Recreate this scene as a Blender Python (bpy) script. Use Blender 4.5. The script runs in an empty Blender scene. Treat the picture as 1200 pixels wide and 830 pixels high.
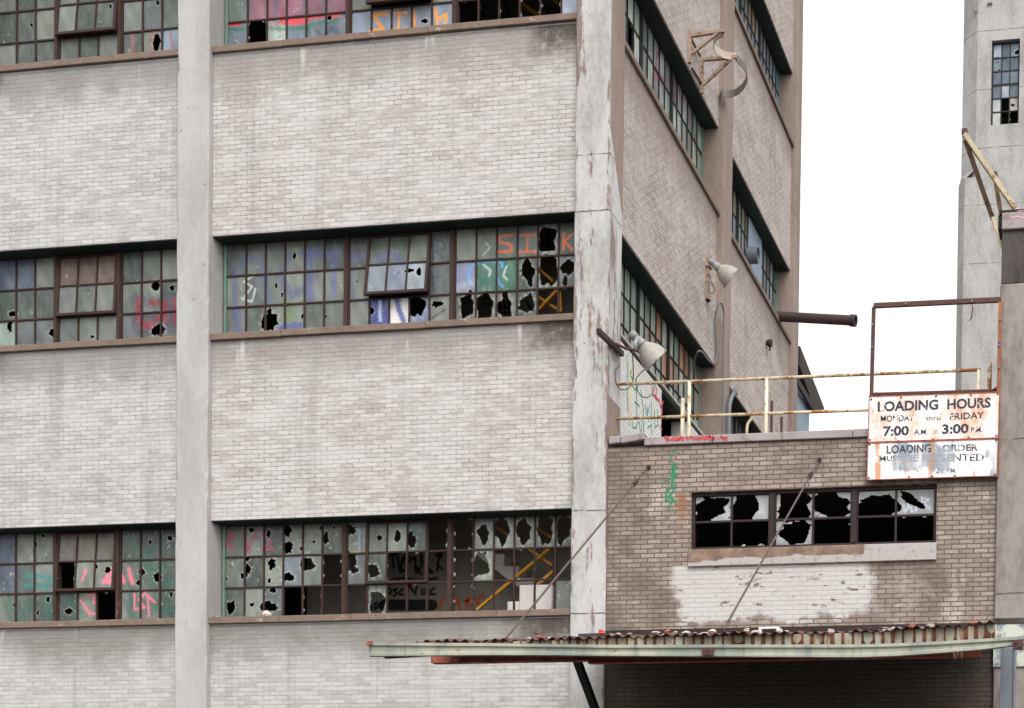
import bpy, bmesh, math, random
import numpy as np
from mathutils import Vector, Matrix
rng = random.Random(7)
SC = bpy.context.scene
COL = SC.collection
R_ = math.radians

# ------------------------------------------------------------------ camera (fitted to the building's own lines)
F, CX, CY = 1933.106, 976.197, 1174.73
YAW, PITCH, ROLL = 0.180690, -0.0276365, 0.0155065
CAM = np.array([7.823681, -23.539762, -9.383997])
def _axes():
    cy, sy = math.cos(YAW), math.sin(YAW)
    w = np.array([-sy*math.cos(PITCH), cy*math.cos(PITCH), math.sin(PITCH)])
    r = np.array([cy, sy, 0.0]); u = np.cross(r, w)
    return r*math.cos(ROLL)+u*math.sin(ROLL), -r*math.sin(ROLL)+u*math.cos(ROLL), w
RR, UU, WW = _axes()
def ray(x, y): return WW + RR*(x-CX)/F - UU*(y-CY)/F
def atP(x, y, O, N):
    d = ray(x, y); O = np.array(O, float); N = np.array(N, float)
    return CAM + d*(((O-CAM) @ N)/(d @ N))
def atX(x, y, X): return atP(x, y, (X, 0, 0), (1, 0, 0))
def atY(x, y, Y): return atP(x, y, (0, Y, 0), (0, 1, 0))
def atZ(x, y, Z): return atP(x, y, (0, 0, Z), (0, 0, 1))

cam = bpy.data.cameras.new('camera'); co = bpy.data.objects.new('camera', cam); COL.objects.link(co)
M = Matrix(((RR[0], UU[0], -WW[0], CAM[0]), (RR[1], UU[1], -WW[1], CAM[1]), (RR[2], UU[2], -WW[2], CAM[2]), (0, 0, 0, 1)))
co.matrix_world = M
cam.sensor_fit = 'HORIZONTAL'; cam.sensor_width = 36; cam.lens = F/1200*36
cam.shift_x = (600-CX)/1200; cam.shift_y = (CY-415)/1200
cam.clip_end = 2000; cam.clip_start = .1
SC.camera = co
GZ = -11.05      # street level

# ------------------------------------------------------------------ levels and planes of the factory
SILL = {'D': -8.73, 'C': -4.359, 'B': 0.0, 'A': 4.386, 'Z': 8.75}
HEAD = {'D': -7.10, 'C': -2.76, 'B': 1.61, 'A': 6.013, 'Z': 10.38}
RS, RW = 0.12, 0.43          # brick panels and windows sit this far behind the pier faces
PW = 0.542                   # corner pier width
CL, CR = -6.982, -6.449      # second pier
LP = -10.46                  # right edge of the third pier, at the picture's left
PITCH_P = 0.338
TOPZ = 13.6

# ------------------------------------------------------------------ materials
def lin(c):
    o = []
    for v in c:
        v /= 255.0
        o.append(v/12.92 if v <= .04045 else ((v+.055)/1.055)**2.4)
    return (o[0], o[1], o[2], 1.0)
class NT:
    def __init__(s, name):
        s.m = bpy.data.materials.new(name); s.m.use_nodes = True
        s.t = s.m.node_tree; s.b = s.t.nodes['Principled BSDF']
        s.pos = s.t.nodes.new('ShaderNodeNewGeometry').outputs['Position']
    def n(s, typ, **kw):
        nd = s.t.nodes.new(typ)
        for k, v in kw.items(): setattr(nd, k, v)
        return nd
    def put(s, sock, v):
        if hasattr(v, 'is_output') or isinstance(v, bpy.types.NodeSocket): s.t.links.new(v, sock)
        else: sock.default_value = v
    def vec(s, scale=(1, 1, 1), loc=(0, 0, 0), src=None, rot=(0, 0, 0)):
        nd = s.n('ShaderNodeMapping'); s.put(nd.inputs['Vector'], src or s.pos)
        nd.inputs['Scale'].default_value = scale; nd.inputs['Location'].default_value = loc; nd.inputs['Rotation'].default_value = rot
        return nd.outputs[0]
    def noise(s, scale, detail=4, rough=.55, stretch=(1, 1, 1), loc=(0, 0, 0), dist=0):
        nd = s.n('ShaderNodeTexNoise'); s.put(nd.inputs['Vector'], s.vec(stretch, loc))
        nd.inputs['Scale'].default_value = scale; nd.inputs['Detail'].default_value = detail
        nd.inputs['Roughness'].default_value = rough; nd.inputs['Distortion'].default_value = dist
        return nd.outputs['Fac']
    def ramp(s, fac, lo, hi, a=0.0, b=1.0, smooth=True):
        nd = s.n('ShaderNodeMapRange'); nd.interpolation_type = 'SMOOTHSTEP' if smooth else 'LINEAR'
        s.put(nd.inputs['Value'], fac); s.put(nd.inputs['From Min'], lo); s.put(nd.inputs['From Max'], hi)
        s.put(nd.inputs['To Min'], a); s.put(nd.inputs['To Max'], b)
        return nd.outputs[0]
    def math(s, op, a, b=0.0, c=0.0):
        nd = s.n('ShaderNodeMath', operation=op); s.put(nd.inputs[0], a); s.put(nd.inputs[1], b); s.put(nd.inputs[2], c)
        return nd.outputs[0]
    def mix(s, fac, a, b, mode='MIX'):
        nd = s.n('ShaderNodeMix', data_type='RGBA', blend_type=mode)
        s.put(nd.inputs[0], fac); s.put(nd.inputs[6], a); s.put(nd.inputs[7], b)
        return nd.outputs[2]
    def sep(s, v=None):
        nd = s.n('ShaderNodeSeparateXYZ'); s.put(nd.inputs[0], v or s.pos); return nd.outputs
    def comb(s, x, y, z=0.0):
        nd = s.n('ShaderNodeCombineXYZ'); s.put(nd.inputs[0], x); s.put(nd.inputs[1], y); s.put(nd.inputs[2], z); return nd.outputs[0]
    def fin(s, col, rough=.85, bump=None, bstr=.3, bdist=.01, metal=0.0, spec=.3):
        s.put(s.b.inputs['Base Color'], col); s.put(s.b.inputs['Roughness'], rough)
        s.b.inputs['Metallic'].default_value = metal; s.b.inputs['Specular IOR Level'].default_value = spec
        if bump is not None:
            nd = s.n('ShaderNodeBump'); nd.inputs['Strength'].default_value = bstr; nd.inputs['Distance'].default_value = bdist
            s.put(nd.inputs['Height'], bump); s.put(s.b.inputs['Normal'], nd.outputs[0])
        return s.m
def brickfac(t, axis, mortar=.009, zoff=0.0, wob=.004, bw=.2095, ch=.0677):
    x, y, z = t.sep()
    h = x if axis == 'x' else y
    if wob:
        h = t.math('ADD', h, t.math('MULTIPLY', t.math('SUBTRACT', t.noise(9, 2), .5), wob*3))
        z = t.math('ADD', z, t.math('MULTIPLY', t.math('SUBTRACT', t.noise(7, 2, loc=(3, 5, 1)), .5), wob*3))
    v = t.comb(h, t.math('ADD', z, zoff), 0.0)
    nd = t.n('ShaderNodeTexBrick'); nd.offset = .5; nd.squash = 1
    t.put(nd.inputs['Vector'], v)
    nd.inputs['Scale'].default_value = 1; nd.inputs['Mortar Size'].default_value = mortar; nd.inputs['Mortar Smooth'].default_value = .35
    nd.inputs['Brick Width'].default_value = bw; nd.inputs['Row Height'].default_value = ch
    nd.inputs['Color1'].default_value = (0, 0, 0, 1); nd.inputs['Color2'].default_value = (1, 1, 1, 1); nd.inputs['Mortar'].default_value = (.5, .5, .5, 1)
    nd.inputs['Bias'].default_value = 0
    bwn = t.n('ShaderNodeRGBToBW'); t.put(bwn.inputs[0], nd.outputs['Color'])
    return nd.outputs['Fac'], bwn.outputs[0], x, y, z       # mortar mask, random per brick

def painted_brick(name, axis, white, worn, mortar, dirt, worn_amt=.5, mort_hide=.5, seed=0.0, jw=.0070, smear=(.6, .6, 1.7), stain=None):
    t = NT(name)
    mf, rb, x, y, z = brickfac(t, axis, mortar=jw)
    big = t.noise(.75, 6, .62, stretch=smear, loc=(seed, seed, 0))
    mid = t.noise(2.6, 5, .65, loc=(seed, 2, 0), stretch=smear)
    fine = t.noise(11, 5, .7, loc=(seed, 2, 0), stretch=(.7, .7, 2.4))
    wv = t.math('ADD', t.math('ADD', t.math('MULTIPLY', big, .40), t.math('MULTIPLY', mid, .46)), t.math('ADD', t.math('MULTIPLY', fine, .60), t.math('MULTIPLY', rb, .09)))
    wm = t.ramp(wv, .735-.12*(worn_amt-.5), .90-.12*(worn_amt-.5))
    c = t.mix(t.math('MULTIPLY', wm, .92), white, worn)
    c = t.mix(t.ramp(t.noise(1.9, 5, .7, loc=(2, seed, 6), stretch=smear), .58, .72, 0, .45), c, tuple(min(1, v*1.12) for v in white[:3])+(1,))   # later coats of whitewash
    c = t.mix(t.ramp(t.math('ADD', t.math('MULTIPLY', rb, .6), t.math('MULTIPLY', t.noise(45, 3, .7), .6)), .35, 1.1, 0, .30), c, dirt)
    hide = t.ramp(t.noise(1.5, 5, .7, loc=(seed+9, 0, 4), stretch=smear), .34, .62, .22, 1.0)      # where the paint did not close the joints
    hide = t.math('MULTIPLY', hide, t.ramp(t.noise(14, 3, .6, loc=(1, seed, 1)), .3, .6, .35, 1.0))
    c = t.mix(t.math('MULTIPLY', mf, t.math('MULTIPLY', hide, 1-mort_hide)), c, mortar)
    # long rain streaks over the whole panel
    rs_n = t.noise(2.4, 5, .65, stretch=(1, 1, .07), loc=(seed+2, 3, 0))
    c = t.mix(t.ramp(rs_n, .52, .70, 0, .34), c, dirt)
    c = t.mix(t.ramp(t.noise(3.3, 4, .6, stretch=(1, 1, .10), loc=(seed, 8, 0)), .60, .70, 0, .30), c, white)
    # grime washed down from the sills
    zz = t.math('FRACT', t.math('DIVIDE', t.math('SUBTRACT', 13.10, z), 4.37))
    wet = t.math('ADD', zz, t.math('MULTIPLY', t.math('SUBTRACT', t.noise(1.7, 5, .6, stretch=(1, 1, .35), loc=(seed, 0, 2)), .5), .22))
    g1 = t.ramp(wet, .015, .19, .75, 0.0)
    c = t.mix(g1, c, dirt)
    drip = t.ramp(t.noise(3.1, 3, .5, stretch=(1, 1, .12), loc=(seed, 1, 8)), .64, .69)
    c = t.mix(t.math('MULTIPLY', drip, t.ramp(zz, .02, .11, .8, 0)), c, white)
    deep = t.ramp(t.noise(.62, 5, .65, loc=(seed+3, 7, 1)), .57, .70, 0, .75)
    c = t.mix(t.math('MULTIPLY', deep, t.ramp(zz, .015, .13, 1, .05)), c, lin((96, 84, 74)))
    if stain:       # soot where the sill ends run off on to the brick
        sx = t.math('ADD', x if axis == 'x' else y, t.math('MULTIPLY', t.math('SUBTRACT', t.noise(2.3, 5, .7), .5), .9))
        sm = t.math('MULTIPLY', t.ramp(sx, stain[0], stain[1]), t.ramp(t.math('ADD', zz, t.math('MULTIPLY', t.math('SUBTRACT', t.noise(4, 5, .7, loc=(3, 3, 3)), .5), .12)), .03, .12, 1, 0))
        c = t.mix(t.math('MULTIPLY', sm, t.ramp(t.noise(6, 4, .7), .3, .55, .3, .95)), c, lin((84, 76, 68)))
    h = t.math('ADD', t.math('MULTIPLY', mf, -1.0), t.math('MULTIPLY', t.noise(30, 3), .7))
    return t.fin(c, .9, h, .6, .006)

def concrete(name, base, dark, peel=None, peel_lo=.55, peel_w=.05, stretch=(1, 1, .3), streak=.35, seed=0., pscale=2.2, joints=(), edge=None):
    t = NT(name)
    n1 = t.noise(1.6, 6, .65, stretch=(1, 1, .35), loc=(seed, 0, 0)); n2 = t.noise(14, 4, .6, stretch=(1, 1, .5))
    c = t.mix(t.ramp(t.math('ADD', t.math('MULTIPLY', n1, .7), t.math('MULTIPLY', n2, .3)), .38, .66, 0, streak*1.6), base, dark)
    bump = t.math('MULTIPLY', n2, .6)
    if peel:
        p = t.math('ADD', t.math('MULTIPLY', t.noise(pscale, 7, .72, stretch=stretch, loc=(seed, 4, 1)), .8), t.math('MULTIPLY', t.noise(17, 4, .65, stretch=(1, 1, .4)), .2))
        if edge:        # paint goes first along the arrises
            x = t.sep()[0]; dd = t.math('MINIMUM', t.math('SUBTRACT', x, edge[0]), t.math('SUBTRACT', edge[1], x))
            p = t.math('ADD', p, t.ramp(dd, 0.0, .10, .055, 0.0))
        pm = t.ramp(p, peel_lo, peel_lo+peel_w)
        c = t.mix(pm, c, peel)
        bump = t.math('ADD', bump, t.math('MULTIPLY', pm, -.8))
    v = t.n('ShaderNodeTexVoronoi'); v.feature = 'F1'; t.put(v.inputs['Vector'], t.pos); v.inputs['Scale'].default_value = 4.2
    pit = t.math('MULTIPLY', t.ramp(v.outputs['Distance'], .04, .09, 1, 0), t.ramp(t.noise(1.1, 2), .52, .56))
    c = t.mix(t.math('MULTIPLY', pit, .75), c, lin((95, 85, 78)))
    for zj in joints:
        zz = t.math('ABSOLUTE', t.math('SUBTRACT', t.math('ADD', t.sep()[2], t.math('MULTIPLY', t.math('SUBTRACT', t.noise(3, 3), .5), .04)), zj))
        jm = t.math('MULTIPLY', t.ramp(zz, .006, .016, 1, 0), t.ramp(t.noise(7, 3, .7), .35, .55, .15, .9))
        c = t.mix(jm, c, lin((84, 76, 70)))
    return t.fin(c, .9, bump, .35, .006)

def rusty(name, paint, rust, amt=.5, scale=5., stretch=(1, 1, 1), rough=.6, seed=0., deep=None, w=.08):
    t = NT(name)
    p = t.math('ADD', t.math('MULTIPLY', t.noise(scale, 6, .7, stretch=stretch, loc=(seed, 0, 0)), .75), t.math('MULTIPLY', t.noise(scale*6, 3, .6), .25))
    m = t.ramp(p, .62-.24*amt, .62-.24*amt+w)
    rc = t.mix(t.noise(scale*3, 4), rust, deep or tuple(v*.45 for v in rust[:3])+(1,))
    pc = t.mix(t.ramp(t.noise(scale*.7, 4, loc=(4, 4, seed)), .35, .7, 0, .4), paint, tuple(v*.55 for v in paint[:3])+(1,))
    return t.fin(t.mix(m, pc, rc), t.ramp(m, 0, 1, rough, .9), p, .25, .004)

def plain(name, c, rough=.7, var=.25, scale=6., metal=0.0, spec=.3):
    t = NT(name)
    cc = t.mix(t.ramp(t.noise(scale, 5, .6), .35, .7, 0, var), c, tuple(v*.5 for v in c[:3])+(1,))
    return t.fin(cc, rough, t.noise(scale*5, 3), .12, .003, metal, spec)

MT = {}
MT['brick_main'] = painted_brick('white_painted_brick', 'x', lin((198, 194, 191)), lin((178, 171, 166)), lin((122, 109, 101)), lin((138, 132, 127)), .5, .22, 0.0, stain=(-1.5, -.9))
MT['brick_left'] = painted_brick('whitewashed_brick', 'x', lin((195, 193, 191)), lin((178, 173, 170)), lin((124, 115, 109)), lin((130, 125, 121)), .5, .28, 11.0, smear=(.5, .5, 1.9), stain=(-9.9, -10.4))
MT['brick_low'] = painted_brick('smooth_whitewashed_brick', 'x', lin((192, 189, 186)), lin((178, 173, 169)), lin((134, 126, 120)), lin((118, 112, 107)), .4, .48, 21.0, smear=(.4, .4, 2.2), stain=(-1.7, -1.0))
MT['brick_side'] = painted_brick('pinkish_painted_brick', 'y', lin((192, 181, 175)), lin((174, 162, 155)), lin((92, 78, 70)), lin((136, 123, 115)), .5, .0, 5.0, jw=.0105)
MT['brick_door'] = painted_brick('bright_white_brick', 'y', lin((222, 223, 221)), lin((212, 211, 206)), lin((140, 134, 128)), lin((196, 191, 184)), .3, .05, 2.0)
JT = [float(atY(695, y, 0)[2]) for y in (247, 181, 598, 719)]
MT['pier_grey'] = concrete('grey_painted_pier', lin((184, 181, 179)), lin((148, 143, 139)), seed=2., streak=.36)
MT['pier_peel'] = concrete('peeling_white_pier', lin((194, 192, 190)), lin((146, 141, 137)), peel=lin((134, 119, 111)), peel_lo=.568, stretch=(1.6, 1.6, .22), seed=8., pscale=2.6, streak=.5, joints=JT, edge=(-PW, 0.0))
MT['pier_taupe'] = concrete('taupe_concrete', lin((150, 134, 125)), lin((126, 110, 101)), seed=4., streak=.5)
MT['pillar'] = concrete('bare_concrete', lin((152, 143, 136)), lin((108, 99, 93)), seed=6., streak=.55, joints=[float(atY(1185, y, 0)[2]) for y in (696, 515)])
MT['pillar_dark'] = concrete('sooty_concrete', lin((84, 78, 74)), lin((52, 48, 46)), seed=3., streak=.7)
MT['tower'] = concrete('pale_tower_concrete', lin((176, 173, 170)), lin((134, 130, 126)), seed=9., streak=.5, joints=[12.9, 14.75, 16.6, 18.45, 20.3, 22.1])
MT['sill'] = rusty('weathered_sill', lin((128, 110, 98)), lin((186, 172, 160)), .14, 6, (1, 1, 2), .85, 1., deep=lin((160, 144, 132)))
MT['pale_sill'] = plain('chalky_white_sill', lin((176, 174, 170)), .85, .45, 9)
MT['lintel'] = plain('dark_green_lintel', lin((26, 46, 42)), .6, .6, 9)
MT['green_paint'] = rusty('chalky_green_paint', lin((104, 140, 122)), lin((150, 140, 132)), .45, 9, (1, 1, .4), .7, 3.)
MT['muntin'] = rusty('rusted_steel_sash', lin((62, 46, 42)), lin((74, 48, 38)), .5, 9, (1, 1, 1), .8, 2., deep=lin((46, 34, 31)))
MT['post'] = rusty('rusted_window_post', lin((68, 50, 45)), lin((176, 134, 84)), .10, 7, (1, 1, .35), .8, 4., deep=lin((120, 76, 48)))
MT['muntin_side'] = plain('dark_green_sash', lin((40, 44, 42)), .7, .4, 9)
MT['rust_dark'] = rusty('dark_rust', lin((86, 58, 52)), lin((120, 66, 46)), .4, 8, seed=5., deep=lin((60, 40, 36)))
MT['rod'] = rusty('grey_brown_rod', lin((96, 84, 82)), lin((104, 72, 58)), .35, 6, (1, 1, 1), .6, 2.)
MT['rust_black'] = rusty('blackened_rust', lin((50, 38, 36)), lin((98, 58, 40)), .22, 6, seed=5., deep=lin((150, 90, 52)))
MT['rust_red'] = rusty('red_rust', lin((164, 88, 70)), lin((136, 72, 58)), .5, 4, seed=6., deep=lin((104, 56, 46)))
t = NT('weathered_pale_green_gutter')
c = t.mix(t.ramp(t.noise(1.1, 5, .65, stretch=(1, 1, .5)), .38, .62), lin((136, 142, 132)), lin((172, 171, 154)))
c = t.mix(t.ramp(t.noise(3.4, 5, .7, stretch=(1, 1, .25), loc=(3, 1, 1)), .50, .68, 0, .8), c, lin((112, 122, 120)))
c = t.mix(t.ramp(t.noise(9, 5, .7, stretch=(1.6, 1, .12), loc=(1, 7, 1)), .56, .70, 0, .65), c, lin((104, 92, 68)))
n1 = t.noise(6, 6, .75, stretch=(.6, 1, 1.6), loc=(9, 2, 2))
c = t.mix(t.ramp(n1, .60, .68), c, lin((118, 74, 50)))
MT['gutter'] = t.fin(c, .6, n1, .25, .004)
MT['sheet'] = rusty('rusted_corrugated_iron', lin((100, 68, 61)), lin((80, 52, 46)), .5, 5, seed=8., deep=lin((88, 54, 46)))
MT['cream_rail'] = rusty('rust_flecked_cream_paint', lin((216, 200, 168)), lin((176, 118, 66)), .60, 5, (.6, 1, 1), .55, 1.)
MT['cream_post'] = rusty('cream_painted_steel', lin((236, 226, 198)), lin((206, 158, 92)), .25, 6, (1, 1, .5), .55, 3.)
MT['black'] = plain('black_steel', lin((24, 22, 22)), .6, .3)
MT['window_brown'] = plain('dark_brown_frame', lin((50, 37, 36)), .6, .4, 8)
MT['conduit'] = plain('grey_conduit', lin((112, 118, 124)), .45, .3, 8)
MT['lamp_shade'] = plain('dusty_white_enamel', lin((172, 166, 157)), .5, .5, 5, spec=.3)
MT['lamp_neck'] = plain('grey_cast_aluminium', lin((150, 150, 152)), .5, .3, 8)
MT['cable'] = plain('dark_cable', lin((84, 78, 74)), .7, .2)
MT['collar'] = rusty('rusted_flue_collar', lin((166, 144, 124)), lin((122, 86, 64)), .4, 8, seed=2.)
MT['strap'] = rusty('pale_steel_strap', lin((188, 172, 156)), lin((150, 112, 82)), .25, 8, seed=4.)
MT['strap_dark'] = plain('grey_steel_strap', lin((112, 106, 100)), .5, .4, 6)
MT['timber'] = rusty('cream_painted_angle_iron', lin((222, 206, 170)), lin((168, 110, 66)), .22, 4, seed=9.)
MT['timber_dark'] = rusty('brown_angle_iron', lin((122, 98, 76)), lin((96, 66, 50)), .4, 4, seed=9.)
MT['coping'] = rusty('grey_pink_coping', lin((164, 154, 153)), lin((148, 130, 127)), .35, 3, (1, 1, 1), .8, 3., deep=lin((126, 118, 114)))
MT['white_metal'] = plain('white_sheet_metal', lin((226, 222, 224)), .5, .15, 5)
MT['blue_panel'] = plain('blue_grey_sheet', lin((102, 110, 124)), .6, .25, 4)
MT['blue_wall'] = plain('blue_grey_cladding', lin((138, 154, 170)), .6, .2, 3)
MT['roof_dark'] = plain('dark_roof_edge', lin((64, 56, 54)), .8, .4, 4)
MT['inside'] = plain('dim_plaster', lin((140, 132, 124)), .9, .4, 2)
MT['inside_dark'] = plain('dirty_plaster', lin((92, 86, 80)), .9, .5, 2)
MT['stair'] = plain('pale_stair_concrete', lin((186, 180, 172)), .9, .25, 4)
MT['yellow'] = rusty('yellow_handrail_paint', lin((222, 158, 44)), lin((150, 96, 40)), .2, 8, seed=1.)
MT['block'] = plain('white_block', lin((222, 216, 212)), .85, .15, 6)
MT['asphalt'] = plain('asphalt', (.05, .05, .05, 1), .9, .3, 3)
MT['pave'] = plain('worn_asphalt_yard', (.075, .073, .07, 1), .9, .3, 2)
MT['gravel_roof'] = plain('roof_felt', lin((110, 104, 98)), .95, .4, 3)
MT['galv'] = rusty('streaked_grey_post', lin((116, 122, 130)), lin((158, 148, 126)), .30, 5, (1.5, 1.5, .12), .6, 3., deep=lin((96, 94, 90)))
MT['rubble_pale'] = plain('pale_rubble', lin((204, 192, 182)), .9, .3, 12)
MT['rubble_red'] = plain('brick_rubble', lin((176, 112, 92)), .9, .3, 12)
MT['rubble_dark'] = plain('dark_rubble', lin((74, 68, 68)), .9, .3, 12)
MT['red_cap'] = plain('red_plastic', lin((220, 62, 50)), .5, .1, 12)

def flat(name, c, rough=.7):
    if name in MT: return MT[name]
    MT[name] = plain(name, lin(c), rough, .18, 30); return MT[name]

def glass_mat(name, rough=.25, spec=.35):
    t = NT(name)
    a = t.n('ShaderNodeAttribute'); a.attribute_name = 'tint'
    c = t.mix(t.ramp(t.noise(9, 5, .65, stretch=(1, 1, .4)), .42, .76, 0, .30), a.outputs['Color'], lin((140, 142, 132)))
    c = t.mix(t.ramp(t.noise(50, 3), .62, .72, 0, .35), c, lin((190, 190, 180)))
    c = t.mix(t.ramp(t.noise(2.1, 4, .6, loc=(5, 1, 2)), .38, .66, 0, .35), c, t.mix(1.0, c, (.45, .47, .46, 1), 'MULTIPLY'))
    return t.fin(c, rough, t.noise(3, 3), .05, .01, 0.0, spec)
MT['glass'] = glass_mat('dirty_wired_glass')

# annex brick: bare tan brick, a peeling white patch under its window, soot and pale smears
def annex_brick():
    t = NT('bare_tan_brick')
    mf, rb, x, y, z = brickfac(t, 'x', mortar=.0095, zoff=.03)
    c = t.mix(rb, lin((140, 126, 115)), lin((168, 155, 144)))
    c = t.mix(t.ramp(t.noise(30, 4, .7), .4, .7, 0, .35), c, lin((120, 104, 94)))
    c = t.mix(t.ramp(t.noise(4.5, 4, .6), .55, .72, 0, .35), c, lin((172, 146, 122)))
    c = t.mix(t.ramp(t.noise(1.1, 5, .65, loc=(3, 0, 0)), .46, .66, 0, .8), c, lin((116, 102, 92)))
    c = t.mix(t.ramp(t.noise(1.6, 6, .7, loc=(7, 3, 4), stretch=(1, 1, .7)), .56, .68, 0, .55), c, lin((204, 198, 192)))
    c = t.mix(mf, c, lin((100, 87, 79)))
    sm_ = t.math('MULTIPLY', t.math('MULTIPLY', t.ramp(x, 3.7, 4.1), t.ramp(x, 4.7, 5.6, 1, 0)), t.math('MULTIPLY', t.ramp(z, -4.6, -4.3), t.ramp(z, -3.6, -3.3, 1, 0)))
    c = t.mix(t.math('MULTIPLY', sm_, t.ramp(t.noise(2.7, 6, .7, loc=(8, 1, 1)), .48, .70, 0, .6)), c, lin((174, 166, 160)))
    # white paint patch below the sill
    ex = t.math('ADD', t.math('MULTIPLY', t.math('SUBTRACT', t.noise(1.6, 5, .65), .5), .55), t.math('MULTIPLY', t.math('SUBTRACT', rb, .5), .10))
    xx = t.math('ADD', x, ex)
    inx = t.math('MULTIPLY', t.ramp(t.math('ADD', xx, t.math('MULTIPLY', t.math('ADD', z, 4.1), .12)), 1.02, 1.16), t.ramp(xx, 3.80, 4.02, 1, 0))
    inz = t.math('MULTIPLY', t.ramp(t.math('ADD', z, ex), -4.52, -4.42), t.ramp(z, -3.70, -3.66, 1, 0))
    spots = t.ramp(t.noise(7.5, 5, .62, stretch=(.55, 1, 1.6), loc=(1, 2, 3)), .60, .64, 1, 0)
    wm = t.math('MULTIPLY', t.math('MULTIPLY', inx, inz), spots)
    w = t.mix(t.math('MULTIPLY', mf, .3), lin((198, 195, 192)), lin((150, 143, 137)))
    w = t.mix(t.ramp(t.noise(1.9, 4), .45, .7, 0, .4), w, lin((190, 182, 174)))
    c = t.mix(t.math('MULTIPLY', wm, t.ramp(t.noise(5, 5, .7, loc=(9, 9, 9)), .3, .5, .80, .98)), c, w)
    # canopy shade painted into the brick colour below the roof line
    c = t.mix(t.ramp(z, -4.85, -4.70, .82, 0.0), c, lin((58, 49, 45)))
    # rust run from the window's top left corner
    ru = t.math('MULTIPLY', t.ramp(t.math('ABSOLUTE', t.math('SUBTRACT', t.math('ADD', x, t.math('MULTIPLY', ex, .1)), 1.14)), .03, .10, 1, 0), t.math('MULTIPLY', t.ramp(z, -2.64, -2.60, 1, 0), t.ramp(z, -3.3, -2.7)))
    c = t.mix(t.math('MULTIPLY', ru, .7), c, lin((146, 96, 62)))
    # soot washed down beside the corner pier
    so = t.math('MULTIPLY', t.ramp(t.math('ADD', x, t.math('MULTIPLY', ex, 1.2)), .25, 1.1, 1, 0), t.ramp(t.noise(1.3, 5, .7, loc=(4, 4, 9)), .42, .62))
    c = t.mix(t.math('MULTIPLY', so, .55), c, lin((88, 78, 71)))
    h = t.math('ADD', t.math('MULTIPLY', mf, -1.0), t.math('MULTIPLY', t.noise(30, 3), .5))
    return t.fin(c, .92, h, .6, .006)
MT['brick_annex'] = annex_brick()

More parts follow.
